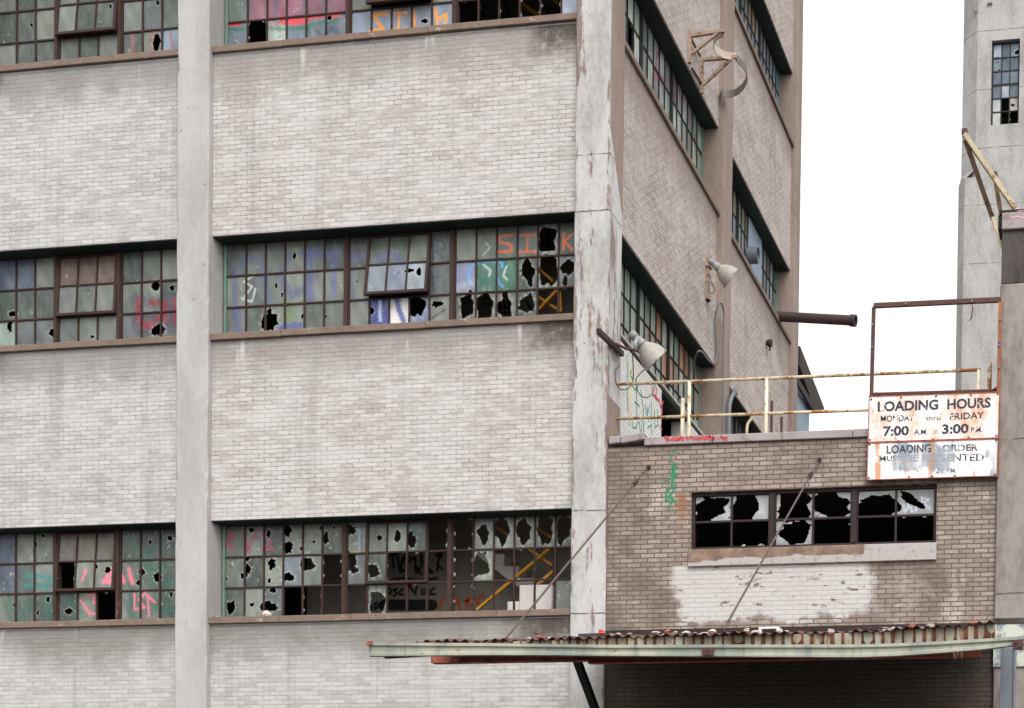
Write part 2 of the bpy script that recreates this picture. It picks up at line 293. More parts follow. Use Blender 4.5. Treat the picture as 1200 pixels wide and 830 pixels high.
# ------------------------------------------------------------------ mesh builder
class MB:
    def __init__(s): s.v = []; s.f = []; s.m = []
    def add(s, vs, fs, mi=0):
        o = len(s.v); s.v += [tuple(map(float, p)) for p in vs]; s.f += [tuple(i+o for i in f) for f in fs]; s.m += [mi]*len(fs)
    def box(s, a, b, mi=0):
        x0, y0, z0 = [min(a[i], b[i]) for i in range(3)]; x1, y1, z1 = [max(a[i], b[i]) for i in range(3)]
        s.add([(x0, y0, z0), (x1, y0, z0), (x1, y1, z0), (x0, y1, z0), (x0, y0, z1), (x1, y0, z1), (x1, y1, z1), (x0, y1, z1)],
              [(0, 3, 2, 1), (4, 5, 6, 7), (0, 1, 5, 4), (1, 2, 6, 5), (2, 3, 7, 6), (3, 0, 4, 7)], mi)
    def hexa(s, p, mi=0):      # 8 corners, bottom ring then top ring
        s.add(p, [(0, 3, 2, 1), (4, 5, 6, 7), (0, 1, 5, 4), (1, 2, 6, 5), (2, 3, 7, 6), (3, 0, 4, 7)], mi)
    def beam(s, p, q, w, h, up=(0, 0, 1), mi=0):
        p = Vector(p); q = Vector(q); d = (q-p).normalized(); up = Vector(up)
        sd = d.cross(up)
        if sd.length < 1e-4: sd = d.cross(Vector((1, 0, 0)))
        sd.normalize(); u = sd.cross(d).normalized(); a = sd*(w/2); b = u*(h/2)
        s.hexa([p-a-b, p+a-b, q+a-b, q-a-b, p-a+b, p+a+b, q+a+b, q-a+b], mi)
    def tube(s, pts, r, n=8, mi=0, cap=True):
        pts = [Vector(p) for p in pts]; k = len(pts); o = len(s.v)
        rr = r if isinstance(r, (list, tuple)) else [r]*k
        pn = None
        for i, p in enumerate(pts):
            d = (pts[min(i+1, k-1)]-pts[max(i-1, 0)]).normalized()
            if pn is None:
                a = d.cross(Vector((0, 0, 1)))
                if a.length < .05: a = d.cross(Vector((1, 0, 0)))
            else: a = pn-d*pn.dot(d)
            a.normalize(); pn = a; b = d.cross(a)
            for j in range(n):
                t = 2*math.pi*j/n; q = p+(a*math.cos(t)+b*math.sin(t))*rr[i]; s.v.append(tuple(q))
        for i in range(k-1):
            for j in range(n):
                j2 = (j+1) % n
                s.f.append((o+i*n+j, o+i*n+j2, o+(i+1)*n+j2, o+(i+1)*n+j)); s.m.append(mi)
        if cap:
            s.f.append(tuple(o+j for j in range(n))[::-1]); s.m.append(mi)
            s.f.append(tuple(o+(k-1)*n+j for j in range(n))); s.m.append(mi)
    def lathe(s, prof, O, axis, n=24, mi=0):     # prof: (t along axis, radius)
        O = Vector(O); ax = Vector(axis).normalized(); a = ax.cross(Vector((0, 0, 1)))
        if a.length < .05: a = ax.cross(Vector((1, 0, 0)))
        a.normalize(); b = ax.cross(a); o = len(s.v)
        for t, r in prof:
            for j in range(n):
                th = 2*math.pi*j/n; s.v.append(tuple(O+ax*t+(a*math.cos(th)+b*math.sin(th))*max(r, 1e-4)))
        for i in range(len(prof)-1):
            for j in range(n):
                j2 = (j+1) % n; s.f.append((o+i*n+j, o+i*n+j2, o+(i+1)*n+j2, o+(i+1)*n+j)); s.m.append(mi)
    def prism(s, poly, ext, mi=0):               # poly: list of 3d points, ext: vector
        n = len(poly); e = Vector(ext); P = [Vector(p) for p in poly]; Q = [p+e for p in P]
        s.add(P+Q, [tuple(range(n))[::-1], tuple(range(n, 2*n))]+[(i, (i+1) % n, n+(i+1) % n, n+i) for i in range(n)], mi)
    def build(s, name, mats, parent=None, bevel=0., smooth=False, kind=None):
        V = np.array(s.v); c = (V.min(0)+V.max(0))/2; c[2] = V[:, 2].min()
        me = bpy.data.meshes.new(name); me.from_pydata((V-c).tolist(), [], s.f)
        for m in (mats if isinstance(mats, list) else [mats]): me.materials.append(MT[m] if isinstance(m, str) else m)
        me.polygons.foreach_set('material_index', s.m)
        bm = bmesh.new(); bm.from_mesh(me); bmesh.ops.recalc_face_normals(bm, faces=bm.faces); bm.to_mesh(me); bm.free()
        if smooth: me.polygons.foreach_set('use_smooth', [True]*len(me.polygons))
        me.update()
        o = bpy.data.objects.new(name, me); COL.objects.link(o)
        adopt(o, Vector(c), parent)
        if bevel:
            b = o.modifiers.new('bevel', 'BEVEL'); b.width = bevel; b.segments = 1; b.limit_method = 'ANGLE'; b.angle_limit = R_(50)
        if kind: o['kind'] = kind
        return o
WLOC = {}
def adopt(o, world, parent):
    WLOC[o.name] = Vector(world)
    if parent is None: o.location = world
    else: o.parent = parent; o.location = Vector(world)-WLOC[parent.name]
def tag(o, label=None, cat=None, group=None, kind=None):
    if label: o['label'] = label
    if cat: o['category'] = cat
    if group: o['group'] = group
    if kind: o['kind'] = kind
    return o
def empty(name, loc, label, cat, group=None):
    o = bpy.data.objects.new(name, None); COL.objects.link(o); o.empty_display_size = .3
    adopt(o, Vector([float(v) for v in loc]), None)
    return tag(o, label, cat, group)

# ------------------------------------------------------------------ flat painted strokes (spray paint on walls)
def ribbon(mb, pts, w, N, off=.003, mi=0):
    N = Vector(N).normalized(); P = [Vector(p)+N*off for p in pts]
    # round brush: strip plus a disc on each joint, each sheet a hair higher so none coincide
    for i in range(len(P)-1):
        d = (P[i+1]-P[i])
        if d.length < 1e-5: continue
        d.normalize(); s = d.cross(N)*w/2; e = N*(i*.00012)
        mb.add([P[i]-s+e, P[i]+s+e, P[i+1]+s+e, P[i+1]-s+e], [(0, 1, 2, 3)], mi)
    a = N.orthogonal().normalized(); b = N.cross(a)
    for i, p in enumerate(P):
        e = N*(.002+i*.00012)
        mb.add([p+e+(a*math.cos(k*math.pi/4)+b*math.sin(k*math.pi/4))*w/2 for k in range(8)], [tuple(range(8))], mi)

# ------------------------------------------------------------------ steel sash windows
PAL = [lin(c) for c in ((98, 104, 98), (110, 116, 108), (80, 87, 82), (126, 131, 122), (94, 99, 100), (74, 83, 78), (116, 120, 116))]
def seg_dist(U, Z, pts):
    d = np.full(U.shape, 1e9)
    for (x0, y0), (x1, y1) in zip(pts[:-1], pts[1:]):
        dx, dy = x1-x0, y1-y0; L = dx*dx+dy*dy+1e-12
        t = np.clip(((U-x0)*dx+(Z-y0)*dy)/L, 0, 1)
        d = np.minimum(d, np.hypot(U-x0-t*dx, Z-y0-t*dy))
    return d
class Win:
    """A window: plane origin O (bottom start), direction U, outward normal N."""
    def __init__(s, O, U, N, groups, H, rows=3, pitch=PITCH_P, post=.095, seed=0, pal=PAL, sash=None, shift=0., rowh=None):
        s.O = np.array(O, float); s.U = np.array(U, float); s.N = np.array(N, float)
        s.chips = 2; s.rows = rows; s.H = H; s.rng = random.Random(seed); s.pal = pal
        s.cells = []; s.posts = []; s.bars = []; u = 0.
        s.rowz = rowh or [H*k/rows for k in range(rows+1)]
        ci = 0
        for gi, g in enumerate(groups):
            if gi: s.posts.append((u, u+post)); u += post
            g0 = u
            for k in range(g):
                for r in range(rows):
                    s.cells.append((u, u+pitch, s.rowz[r], s.rowz[r+1], gi, k, r, ci))
                if k: s.bars.append((u, gi))
                u += pitch; ci += 1
        s.W = u; s.holes = []; s.strokes = []; s.gone = set(); s.tint = {}; s.mat = {}
        s.sash = sash      # (group, k0, k1, r0, tilt)
    def px(s, x, y):
        p = atP(x, y, s.O, s.N)-s.O; return float(p @ s.U), float(p[2])
    def cellat(s, u, z):
        for i, c in enumerate(s.cells):
            if c[0] <= u < c[1] and c[2]-.03 <= z < c[3]+.03: return i
        return None
    def scale(s, x, y): return abs(s.px(x, y+1)[1]-s.px(x, y)[1])
    def hole(s, T, x, y, rx, ry, rot=0):
        X, Y = T(x, y); k = T.s
        u, z = s.px(X, Y); m = s.scale(X, Y)
        s.holes.append((u, z, rx*m/k*1.17, ry*m/k*1.17, rot, s.rng.random()*100))
    def go(s, T, *pts):
        for x, y in pts:
            i = s.cellat(*s.px(*T(x, y)))
            if i is not None: s.gone.add(i)
    def paint(s, T, x, y, col):
        i = s.cellat(*s.px(*T(x, y)))
        if i is not None: s.tint[i] = lin(col)
    def stroke(s, T, pts, w, col, a=1., soft=.4):
        q = [s.px(*T(x, y)) for x, y in pts]; m = s.scale(*T(*pts[0]))/T.s
        s.strokes.append((q, w*m/2*(2.2 if abs(s.N[0]) > .5 else 1), lin(col)[:3], a, soft))
    def grid(s, cells, res):
        V = []; Fc = []; C = []; nu, nz = res; base = 0
        for (i, (u0, u1, z0, z1, gi, k, r, ci)) in cells:
            us = np.linspace(u0+.006, u1-.006, nu+1); zs = np.linspace(z0+.006, z1-.006, nz+1)
            Uc, Zc = np.meshgrid((us[1:]+us[:-1])/2, (zs[1:]+zs[:-1])/2, indexing='ij')
            Ug, Zg = np.meshgrid(us, zs, indexing='ij')
            keep = np.ones(Uc.shape, bool); crack = np.zeros(Ug.shape)
            if i in s.gone:
                ph = s.rng.random()*50
                ed = np.minimum(np.minimum(Uc-u0, u1-Uc), np.minimum(Zc-z0, z1-Zc))
                jag = .042*(np.sin(Uc*23+ph)+np.sin(Zc*29+ph*2)+.5*np.abs(np.sin((Uc-Zc)*41+ph)))-.066
                keep &= ed < jag; crack += .5
            for (hu, hz, rx, ry, rot, ph) in s.holes:
                if hu+4*rx < u0 or hu-4*rx > u1 or hz+4*ry < z0 or hz-4*ry > z1: continue
                def D(U, Z):
                    du, dz = U-hu, Z-hz
                    if rot: du, dz = du*math.cos(rot)+dz*math.sin(rot), -du*math.sin(rot)+dz*math.cos(rot)
                    th = np.arctan2(dz/ry, du/rx)
                    rp = random.Random(int(ph*1000)); m_ = 9 if max(rx, ry) < .05 else 15
                    an = [-math.pi+(q_+rp.uniform(-.32, .32))*2*math.pi/m_ for q_ in range(m_)]
                    rd = [rp.uniform(.98, 1.22) if rp.random() < .5 else rp.uniform(.68, .98) for _ in range(m_)]
                    an = [an[-1]-2*math.pi]+an+[an[0]+2*math.pi]; rd = [rd[-1]]+rd+[rd[0]]
                    f = np.ones(th.shape)
                    for q_ in range(len(an)-1):
                        sl_ = (th >= an[q_]) & (th < an[q_+1]); tt_ = th[sl_]
                        f[sl_] = rd[q_]*rd[q_+1]*math.sin(an[q_+1]-an[q_])/(rd[q_]*np.sin(tt_-an[q_])+rd[q_+1]*np.sin(an[q_+1]-tt_))
                    return np.hypot(du/rx, dz/ry)/f, th
                d, _ = D(Uc, Zc); keep &= d > 1
                d, th = D(Ug, Zg)
                amt = 1.0 if max(rx, ry) < .09 else .6
                crack = np.maximum(crack, amt*np.clip((1.55-d)/.55, 0, 1)*(.45+.4*np.sin(9*th+ph)+.15*np.sin(23*th+ph)))
            rv = s.rng.random()
            base_c = np.array(s.tint.get(i, s.pal[s.rng.randrange(len(s.pal))])[:3])*(.86+.28*rv)
            col = np.broadcast_to(base_c, Ug.shape+(3,)).copy()
            col *= (1-.16*np.clip((z1-Zg)/(z1-z0)-.75, 0, 1)*2)[..., None]
            cl_ = np.sin(Ug*11+rv*40)*np.sin(Zg*9+rv*70)+.6*np.sin(Ug*27+Zg*13+rv*90)
            col *= (1+.14*cl_)[..., None]
            for _ in range(int(s.chips*s.rng.random())):
                cu0, cz0 = s.rng.uniform(u0, u1), s.rng.uniform(z0, z1)
                for _k in range(s.rng.randint(2, 6)):
                    cu, cz, cr = cu0+s.rng.gauss(0, .035), cz0+s.rng.gauss(0, .045), s.rng.uniform(.004, .015)
                    an_ = s.rng.uniform(0, 3.1); ca_, sa_ = math.cos(an_), math.sin(an_); e_ = s.rng.uniform(.3, .9)
                    mm = np.clip(1.6-np.hypot((Ug-cu)*ca_+(Zg-cz)*sa_, (-(Ug-cu)*sa_+(Zg-cz)*ca_)*e_)/cr, 0, 1)*s.rng.uniform(.3, .75)
                    col = col*(1-mm[..., None])+np.array(lin(s.rng.choice(((168, 170, 156), (190, 186, 170), (44, 42, 40), (84, 74, 62)))))[:3]*mm[..., None]
            for (q, w, sc, a, soft) in s.strokes:
                qa = np.array(q)
                if qa[:, 0].max()+w*2 < u0 or qa[:, 0].min()-w*2 > u1 or qa[:, 1].max()+w*2 < z0 or qa[:, 1].min()-w*2 > z1: continue
                wob = 1+.14*np.sin(Ug*53+Zg*21)+.10*np.sin(Zg*91-Ug*37)
                m = np.clip((w*wob*(1+soft)-seg_dist(Ug, Zg, q))/(2*soft*w+1e-6), 0, 1)*a
                col = col*(1-m[..., None])+np.array(sc)*m[..., None]
            col = col*(1-crack[..., None]*.8)+np.array(lin((204, 205, 194))[:3])*crack[..., None]*.8
            P = s.O+Ug[..., None]*s.U+Zg[..., None]*np.array((0, 0, 1.))
            V.append(P.reshape(-1, 3)); C.append(col.reshape(-1, 3))
            I, J = np.nonzero(keep); n1 = nz+1
            a = base+I*n1+J; Fc.append(np.stack([a, a+n1, a+n1+1, a+1], 1)); base += (nu+1)*n1
        return np.concatenate(V), np.concatenate(Fc), np.concatenate(C)
    def frame_bar(s, mb, u0, u1, z0, z1, n0, n1, mi=0):
        p = [s.O+s.U*u+s.N*n+np.array((0, 0, z)) for z in (z0, z1) for (u, n) in ((u0, n1), (u1, n1), (u1, n0), (u0, n0))]
        mb.hexa(p, mi)
    def insash(s, c):
        return s.sash and c[4] == s.sash[0] and s.sash[1] <= c[5] <= s.sash[2] and c[6] >= s.sash[3]
    def build(s, parent, res=(24, 34), mats=('muntin', 'post', 'green_paint'), bw=.024, ow=.035, label=None, thick_row=None, green=True):
        mb = MB(); b = bw/2
        W, H = s.W, s.H
        s.frame_bar(mb, -ow, 0, 0, H, -.05, .035, 2 if green else 0); s.frame_bar(mb, W, W+ow, 0, H, -.05, .035, 2 if green else 0)
        s.frame_bar(mb, -ow, W+ow, -ow, -.0005, -.05, .035); s.frame_bar(mb, -ow, W+ow, H+.0005, H+ow, -.05, .035)
        edges = [0.]+[v for p in s.posts for v in p]+[W]
        spans = [(edges[i], edges[i+1]) for i in range(0, len(edges), 2)]
        for gi, (u0, u1) in enumerate(spans):
            for r in range(1, s.rows):
                zz = s.rowz[r]; bb = b*(1.9 if thick_row == r else 1)
                segs = [(u0, u1)]
                if s.sash and gi == s.sash[0] and r > s.sash[3]:
                    c0 = u0+s.sash[1]*((u1-u0)/max(1, round((u1-u0)/PITCH_P))); c1 = u0+(s.sash[2]+1)*((u1-u0)/max(1, round((u1-u0)/PITCH_P)))
                    segs = [(u0, c0), (c1, u1)]
                for a, c in segs:
                    if c-a > .05: s.frame_bar(mb, a, c, zz-bb, zz+bb, -.02, .020)
        for (u, gi) in s.bars:
            z1 = H
            if s.sash and gi == s.sash[0]:
                u0, u1 = spans[gi]; k = round((u-u0)/((u1-u0)/max(1, round((u1-u0)/PITCH_P))))
                if s.sash[1] < k <= s.sash[2]: z1 = s.rowz[s.sash[3]]
            s.frame_bar(mb, u-b, u+b, 0, z1, -.018, .022)
        fr = mb.build('window', list(mats), parent)
        if label: fr['label'] = label
        for (u0, u1) in s.posts:
            m2 = MB(); s.frame_bar(m2, u0, u1, 0, H, -.06, .024); s.frame_bar(m2, u0+.02, u1-.02, 0, H, .0245, .05)
            m2.build('post', mats[1], fr)
        cells = [(i, c) for i, c in enumerate(s.cells) if not s.insash(c)]
        s.mesh('glass', *s.grid(cells, res), fr)
        if s.sash:
            cells = [(i, c) for i, c in enumerate(s.cells) if s.insash(c)]
            V, Fc, C = s.grid(cells, res)
            us = [c[0] for _, c in cells]; ue = [c[1] for _, c in cells]; a, e = min(us), max(ue); z0 = s.rowz[s.sash[3]]
            m3 = MB(); m3.v = []
            s.frame_bar(m3, a-.022, a+.022, z0, H-.01, -.025, .025); s.frame_bar(m3, e-.022, e+.022, z0, H-.01, -.025, .025)
            s.frame_bar(m3, a+.0225, e-.0225, z0, z0+.04, -.025, .025); s.frame_bar(m3, a+.0225, e-.0225, H-.04, H-.01, -.025, .025)
            for k in range(1, s.sash[2]-s.sash[1]+1):
                uu = a+(e-a)*k/(s.sash[2]-s.sash[1]+1); s.frame_bar(m3, uu-b, uu+b, z0+.0405, H-.0405, -.018, .018)
            for r in range(s.sash[3]+1, s.rows):
                for k in range(0, s.sash[2]-s.sash[1]+1):
                    w1 = (e-a)/(s.sash[2]-s.sash[1]+1); s.frame_bar(m3, a+k*w1+b+.0005, a+(k+1)*w1-b-.0005, s.rowz[r]-b, s.rowz[r]+b, -.017, .017)
            nf = len(m3.v); allv = np.array(m3.v+V.tolist())
            piv = s.O+np.array((0, 0, H-.02))+s.N*.03
            ang = s.sash[4]
            n_ = (allv-piv) @ s.N; zz = (allv-piv)[:, 2]; uu = (allv-piv) @ s.U
            n2 = n_*math.cos(ang)-zz*math.sin(ang); z2 = n_*math.sin(ang)+zz*math.cos(ang)
            allv = piv+uu[:, None]*s.U+n2[:, None]*s.N+z2[:, None]*np.array((0, 0, 1.))
            fc = m3.f+(Fc+nf).tolist()
            s.mesh('vent_sash', allv, fc, np.concatenate([np.zeros((nf, 3)), C]), fr, ['glass', mats[0]], [1]*len(m3.f)+[0]*len(Fc))
        return fr
    def mesh(s, name, V, Fc, C, parent, mats=('glass',), mi=None):
        c = (V.min(0)+V.max(0))/2; c[2] = V[:, 2].min()
        Fc = Fc.tolist() if hasattr(Fc, 'tolist') else Fc
        used = np.zeros(len(V), bool); 
        for f in Fc: used[list(f)] = True
        idx = np.cumsum(used)-1
        V = V[used]; C = C[used]; Fc = [tuple(int(idx[j]) for j in f) for f in Fc]
        me = bpy.data.meshes.new(name); me.from_pydata((V-c).tolist(), [], Fc)
        at = me.color_attributes.new('tint', 'FLOAT_COLOR', 'POINT')
        at.data.foreach_set('color', np.concatenate([C, np.ones((len(C), 1))], 1).ravel())
        for m in mats: me.materials.append(MT[m])
        if mi: me.polygons.foreach_set('material_index', mi)
        me.update()
        o = bpy.data.objects.new(name, me); COL.objects.link(o); adopt(o, Vector(c), parent)
        return o
class T:          # zoomed-picture coordinates to photo coordinates
    def __init__(s, x, y, k): s.x, s.y, s.s = x, y, k
    def __call__(s, a, b): return s.x+a/s.s, s.y+b/s.s
PXT = T(0, 0, 1)

# ================================================================== THE FACTORY
fac = empty('factory_building', (-5, 5, GZ), 'tall derelict factory of white painted brick with long bands of broken steel windows', 'building')
# piers
def pier(x0, x1, y0, y1, mats, name='pier', z1=TOPZ, joints=True):
    mb = MB(); rg = random.Random(int(x0*100)+int(y0*37)+5); n = int((z1-GZ)/.11); V = []
    ch = [.012]*4
    for k in range(n+1):
        z = GZ+(z1-GZ)*k/n
        for q in range(4):
            ch[q] = max(.006, min(.05, ch[q]*.6+rg.uniform(.002, .010)+(rg.random() < .05)*rg.uniform(.01, .035)))
        a, b, c, d = ch
        V += [(x0+a, y0, z), (x1-b, y0, z), (x1, y0+b, z), (x1, y1-c, z), (x1-c, y1, z), (x0+d, y1, z), (x0, y1-d, z), (x0, y0+a, z)]
    Fs = [(8*k+i, 8*k+(i+1) % 8, 8*k+8+(i+1) % 8, 8*k+8+i) for k in range(n) for i in range(8)]+[tuple(range(8))[::-1], tuple(8*n+i for i in range(8))]
    mb.add(V, Fs)
    return mb.build(name, mats, fac)
p = pier(-PW, 0, 0, .62, ['pier_peel'])
# the corner pier's side face is taupe above, white below: a skin of old paint, one coat thick
mb = MB()
pts = [(0.003, .0, 2.75), (0.003, .15, 2.45), (0.003, .33, 2.22), (0.003, .52, 1.93), (0.003, .62, 1.72)]
mb.prism([(0.001, -.001, TOPZ-.3), (0.001, .62, TOPZ-.3), (0.001, .62, 1.72), (0.001, .52, 1.86), (0.001, .36, 2.16), (0.001, .2, 2.44), (0.001, -.001, 2.75)], (.003, 0, 0))
mb.prism([(0.001, -.001, -1.15), (0.001, .62, -1.15), (0.001, .62, -3.4), (0.001, -.001, -3.4)], (.003, 0, 0))
mb.build('paint_coat', 'pier_taupe', fac)
pier(CL, CR, 0, .6, ['pier_grey'])
pier(LP-.55, LP, 0, .6, ['pier_grey'])
pier(-.6, 0, 6.68, 7.32, ['pier_taupe']); pier(-.6, 0, 13.15, 13.62, ['pier_taupe'])
mb = MB(); mb.box((-.7, 13.10, TOPZ-.45), (.09, 13.72, TOPZ+.2)); mb.build('pier_cap', 'pier_taupe', fac, bevel=.01)

BAYS = {'right': (CR, -PW, [6, 5, 6], 'brick_main'), 'left': (LP, CL, [3, 3, 3], 'brick_left')}
lev = ['C', 'B', 'A']
for bn, (x0, x1, gr, bmat) in BAYS.items():
    # brick panels between the window bands
    spans = [(GZ, SILL['C'])] + [(HEAD[a], SILL[b]) for a, b in (('C', 'B'), ('B', 'A'))] + [(HEAD['A'], TOPZ-.4)]
    for z0, z1 in spans:
        mb = MB(); mb.box((x0+.001, RS, z0), (x1-.001, RS+.30, z1)); mb.build('brick_panel', 'brick_low' if z0 == GZ else bmat, fac, bevel=.004)
    for L in lev:
        # sill: concrete slabs, slightly proud of the brick, with chipped joints
        n = 5 if bn == 'right' else 3
        zt = SILL[L]+.10
        for k in range(n):
            a = x0+.001+(x1-x0-.002)*k/n; b = x0+.001+(x1-x0-.002)*(k+1)/n; jy = rng.uniform(-.006, .006); jz = rng.uniform(-.004, .004)
            mb = MB(); mb.box((a+.001, RS-.055+jy, SILL[L]+.001+jz), (b-.001, RW+.1, zt+jz)); mb.build('sill', 'sill', fac, bevel=.008)
        mb = MB(); mb.box((x0+.001, RS+.301, HEAD[L]+.002), (x1-.001, RW+.12, HEAD[L]+.14)); mb.build('lintel', 'lintel', fac); mb = MB(); mb.box((x0+.001, RS+.03, HEAD[L]-.012), (x1-.001, RW+.06, HEAD[L]-.001))
        mb.build('soffit', 'lintel', fac)

WPL = {}
def main_win(bn, L, seed, sash):
    x0, x1, gr, _ = BAYS[bn]
    tot = sum(gr)*PITCH_P+.095*(len(gr)-1)
    uo = x0+.075 if bn == 'right' else x0+.04
    pit = (x1-uo-.06-.095*(len(gr)-1))/sum(gr) if bn == 'right' else PITCH_P
    if bn == 'left': uo = x0+.06; 
    H = HEAD[L]-.013-(SILL[L]+.10)-.036
    rows = [0, H*.335, H*.667, H]
    w = Win((uo, RW, SILL[L]+.10+.036), (1, 0, 0), (0, -1, 0), gr, H, 3, pit, .095, seed, sash=sash, rowh=rows)
    WPL[bn+L] = w
    return w

ORANGE = (236, 140, 50); BLUE = (78, 84, 140); INK = (52, 54, 66)
# ---- B right
w = main_win('right', 'B', 3, (1, 1, 3, 1, R_(9)))
Z1 = T(240, 240, 4.883); Z2 = T(450, 240, 4.8)
for h in [(513, 295, 10, 16), (408, 465, 8, 13), (442, 515, 9, 13), (370, 672, 46, 46), (370, 620, 13, 26), (560, 640, 8, 12), (690, 640, 9, 7), (945, 475, 6, 11), (955, 605, 14, 18), (870, 440, 5, 8)]: w.hole(Z1, *h)
for h in [(920, 195, 47, 62), (805, 375, 38, 50), (822, 440, 12, 22), (920, 372, 50, 78), (1035, 350, 34, 36), (1020, 430, 15, 30), (470, 570, 38, 72), (565, 570, 46, 74), (680, 578, 42, 56), (682, 510, 18, 22), (800, 560, 46, 54),
          (160, 385, 26, 9), (212, 390, 14, 24), (300, 560, 30, 17), (185, 570, 46, 54)]: w.hole(Z2, *h)
w.go(Z2, (915, 545), (1020, 545))
for pt, a in (([(170, 560), (180, 400), (230, 310), (330, 320), (350, 460), (370, 560)], .55), ([(600, 260), (600, 540)], .8), ([(560, 280), (760, 275)], .7), ([(740, 300), (735, 520)], .6), ([(480, 300), (440, 420), (500, 520), (580, 480)], .6),
              ([(185, 590), (185, 720)], .7), ([(830, 300), (910, 300)], .6), ([(830, 370), (840, 520)], .45), ([(1000, 320), (1100, 290), (1123, 330)], .5)):
    w.stroke(Z1, pt, 44, (88, 96, 142), a, .5)
w.stroke(Z1, [(285, 400), (225, 440), (270, 470), (215, 540), (270, 555), (290, 480)], 12, (196, 206, 198), .8)
w.stroke(Z1, [(480, 600), (490, 650)], 90, (112, 132, 92), .7, .5); w.stroke(Z1, [(430, 700), (540, 690)], 36, (70, 84, 150), .8)
w.paint(Z1, 980, 600, (72, 84, 146)); w.paint(Z1, 1080, 600, (228, 224, 222)); w.paint(Z1, 980, 420, (132, 140, 150)); w.paint(Z1, 1080, 420, (126, 135, 152)); w.paint(Z2, 180, 400, (140, 150, 158)); w.paint(Z2, 180, 600, (120, 130, 168))
w.stroke(Z1, [(1000, 550), (1005, 660)], 20, (190, 206, 226), .8); w.stroke(Z2, [(75, 520), (85, 590), (110, 650)], 36, (76, 88, 150), .9)
w.paint(Z2, 450, 400, (124, 130, 158)); w.paint(Z2, 570, 400, (62, 112, 96)); w.paint(Z2, 690, 400, (66, 116, 98))
for pts in ([(275, 200), (275, 310)], [(275, 200), (330, 200), (345, 235), (320, 260), (275, 265)], [(300, 265), (332, 306)], [(270, 340), (270, 480)], [(270, 340), (335, 340)], [(270, 405), (332, 405)]): w.stroke(Z2, pts, 12, (64, 68, 84), .85)
for pts in ([(718, 172), (650, 178), (650, 210), (715, 225), (715, 262), (640, 266)], [(770, 170), (850, 170)], [(808, 170), (805, 265)], [(758, 266), (850, 264)], [(1012, 160), (1008, 252)], [(1062, 165), (1014, 205), (1056, 252)]): w.stroke(Z2, pts, 15, (214, 104, 58), .95, .3)
w.stroke(Z2, [(530, 322), (490, 350), (474, 395), (480, 430), (505, 448)], 14, (96, 156, 206), .9); w.stroke(Z2, [(530, 320), (610, 318), (668, 326), (664, 352)], 14, (96, 156, 206), .9); w.stroke(Z2, [(640, 352), (632, 400), (650, 450), (670, 460)], 14, (96, 156, 206), .85)
w.stroke(Z2, [(560, 340), (600, 370), (590, 400)], 14, (190, 205, 195), .7); w.stroke(Z2, [(690, 345), (670, 400), (690, 420)], 12, (200, 210, 200), .7)
w.stroke(Z2, [(270, 640), (340, 590)], 14, (60, 62, 66), .8); w.stroke(Z2, [(560, 280), (600, 240), (570, 215)], 10, (186, 192, 186), .6)
w.stroke(Z2, [(405, 470), (500, 440)], 40, (200, 206, 206), .35, .9)
w.build(fac, label='wide window with letters R F and orange letters sprayed on its panes')
# ---- C right
w = main_win('right', 'C', 5, (1, 1, 3, 1, R_(2)))
w.chips = 8
Z3 = T(240, 580, 4.883); Z4 = T(450, 580, 4.8)
for h in [(265, 205, 15, 12), (365, 225, 12, 20), (475, 205, 22, 30), (475, 305, 32, 28), (560, 245, 8, 10), (625, 270, 8, 8), (555, 305, 10, 10), (690, 250, 16, 30), (665, 190, 9, 13), (740, 185, 9, 8), (240, 365, 18, 15), (245, 425, 16, 25), (225, 462, 20, 18), (385, 395, 22, 30), (370, 490, 10, 14),
          (480, 470, 28, 22), (585, 400, 40, 34), (455, 350, 8, 8), (120, 480, 12, 14), (390, 545, 18, 15), (150, 645, 30, 34), (270, 630, 12, 12), (360, 645, 50, 28), (835, 200, 26, 24), (835, 385, 28, 50), (858, 430, 22, 18), (1000, 250, 13, 15), (1105, 240, 17, 28), (965, 435, 40, 30), (100, 325, 7, 9), (330, 630, 12, 10)]: w.hole(Z3, *h)
for h in [(155, 258, 22, 38), (560, 222, 30, 52), (665, 195, 44, 74), (785, 205, 40, 62), (905, 200, 44, 78), (1010, 190, 40, 78), (545, 390, 46, 74), (160, 640, 20, 10)]: w.hole(Z4, *h)
w.go(Z3, (705, 420), (475, 600), (585, 600), (705, 600), (850, 590), (1070, 590), (1070, 420)); w.hole(Z3, 985, 620, 42, 60)
w.go(Z4, (285, 220), (55, 390), (165, 390), (285, 390), (435, 215), (435, 390), (660, 390), (785, 390), (900, 390), (1005, 390), (60, 560), (165, 560), (285, 560), (435, 560), (545, 560), (660, 560), (785, 560), (900, 560))
for pts in ([(118, 225), (125, 275), (165, 312)], [(118, 228), (158, 212), (158, 250), (122, 270)], [(222, 215), (242, 322)], [(292, 215), (246, 322)], [(320, 212), (380, 270), (330, 308), (396, 310)]): w.stroke(Z3, pts, 20, (158, 76, 104), .85, .35)
w.stroke(Z3, [(880, 200), (885, 310)], 16, (150, 170, 196), .7); w.paint(Z3, 475, 430, (120, 128, 136))
w.build(fac, label='wide window with most panes of its right half knocked out')
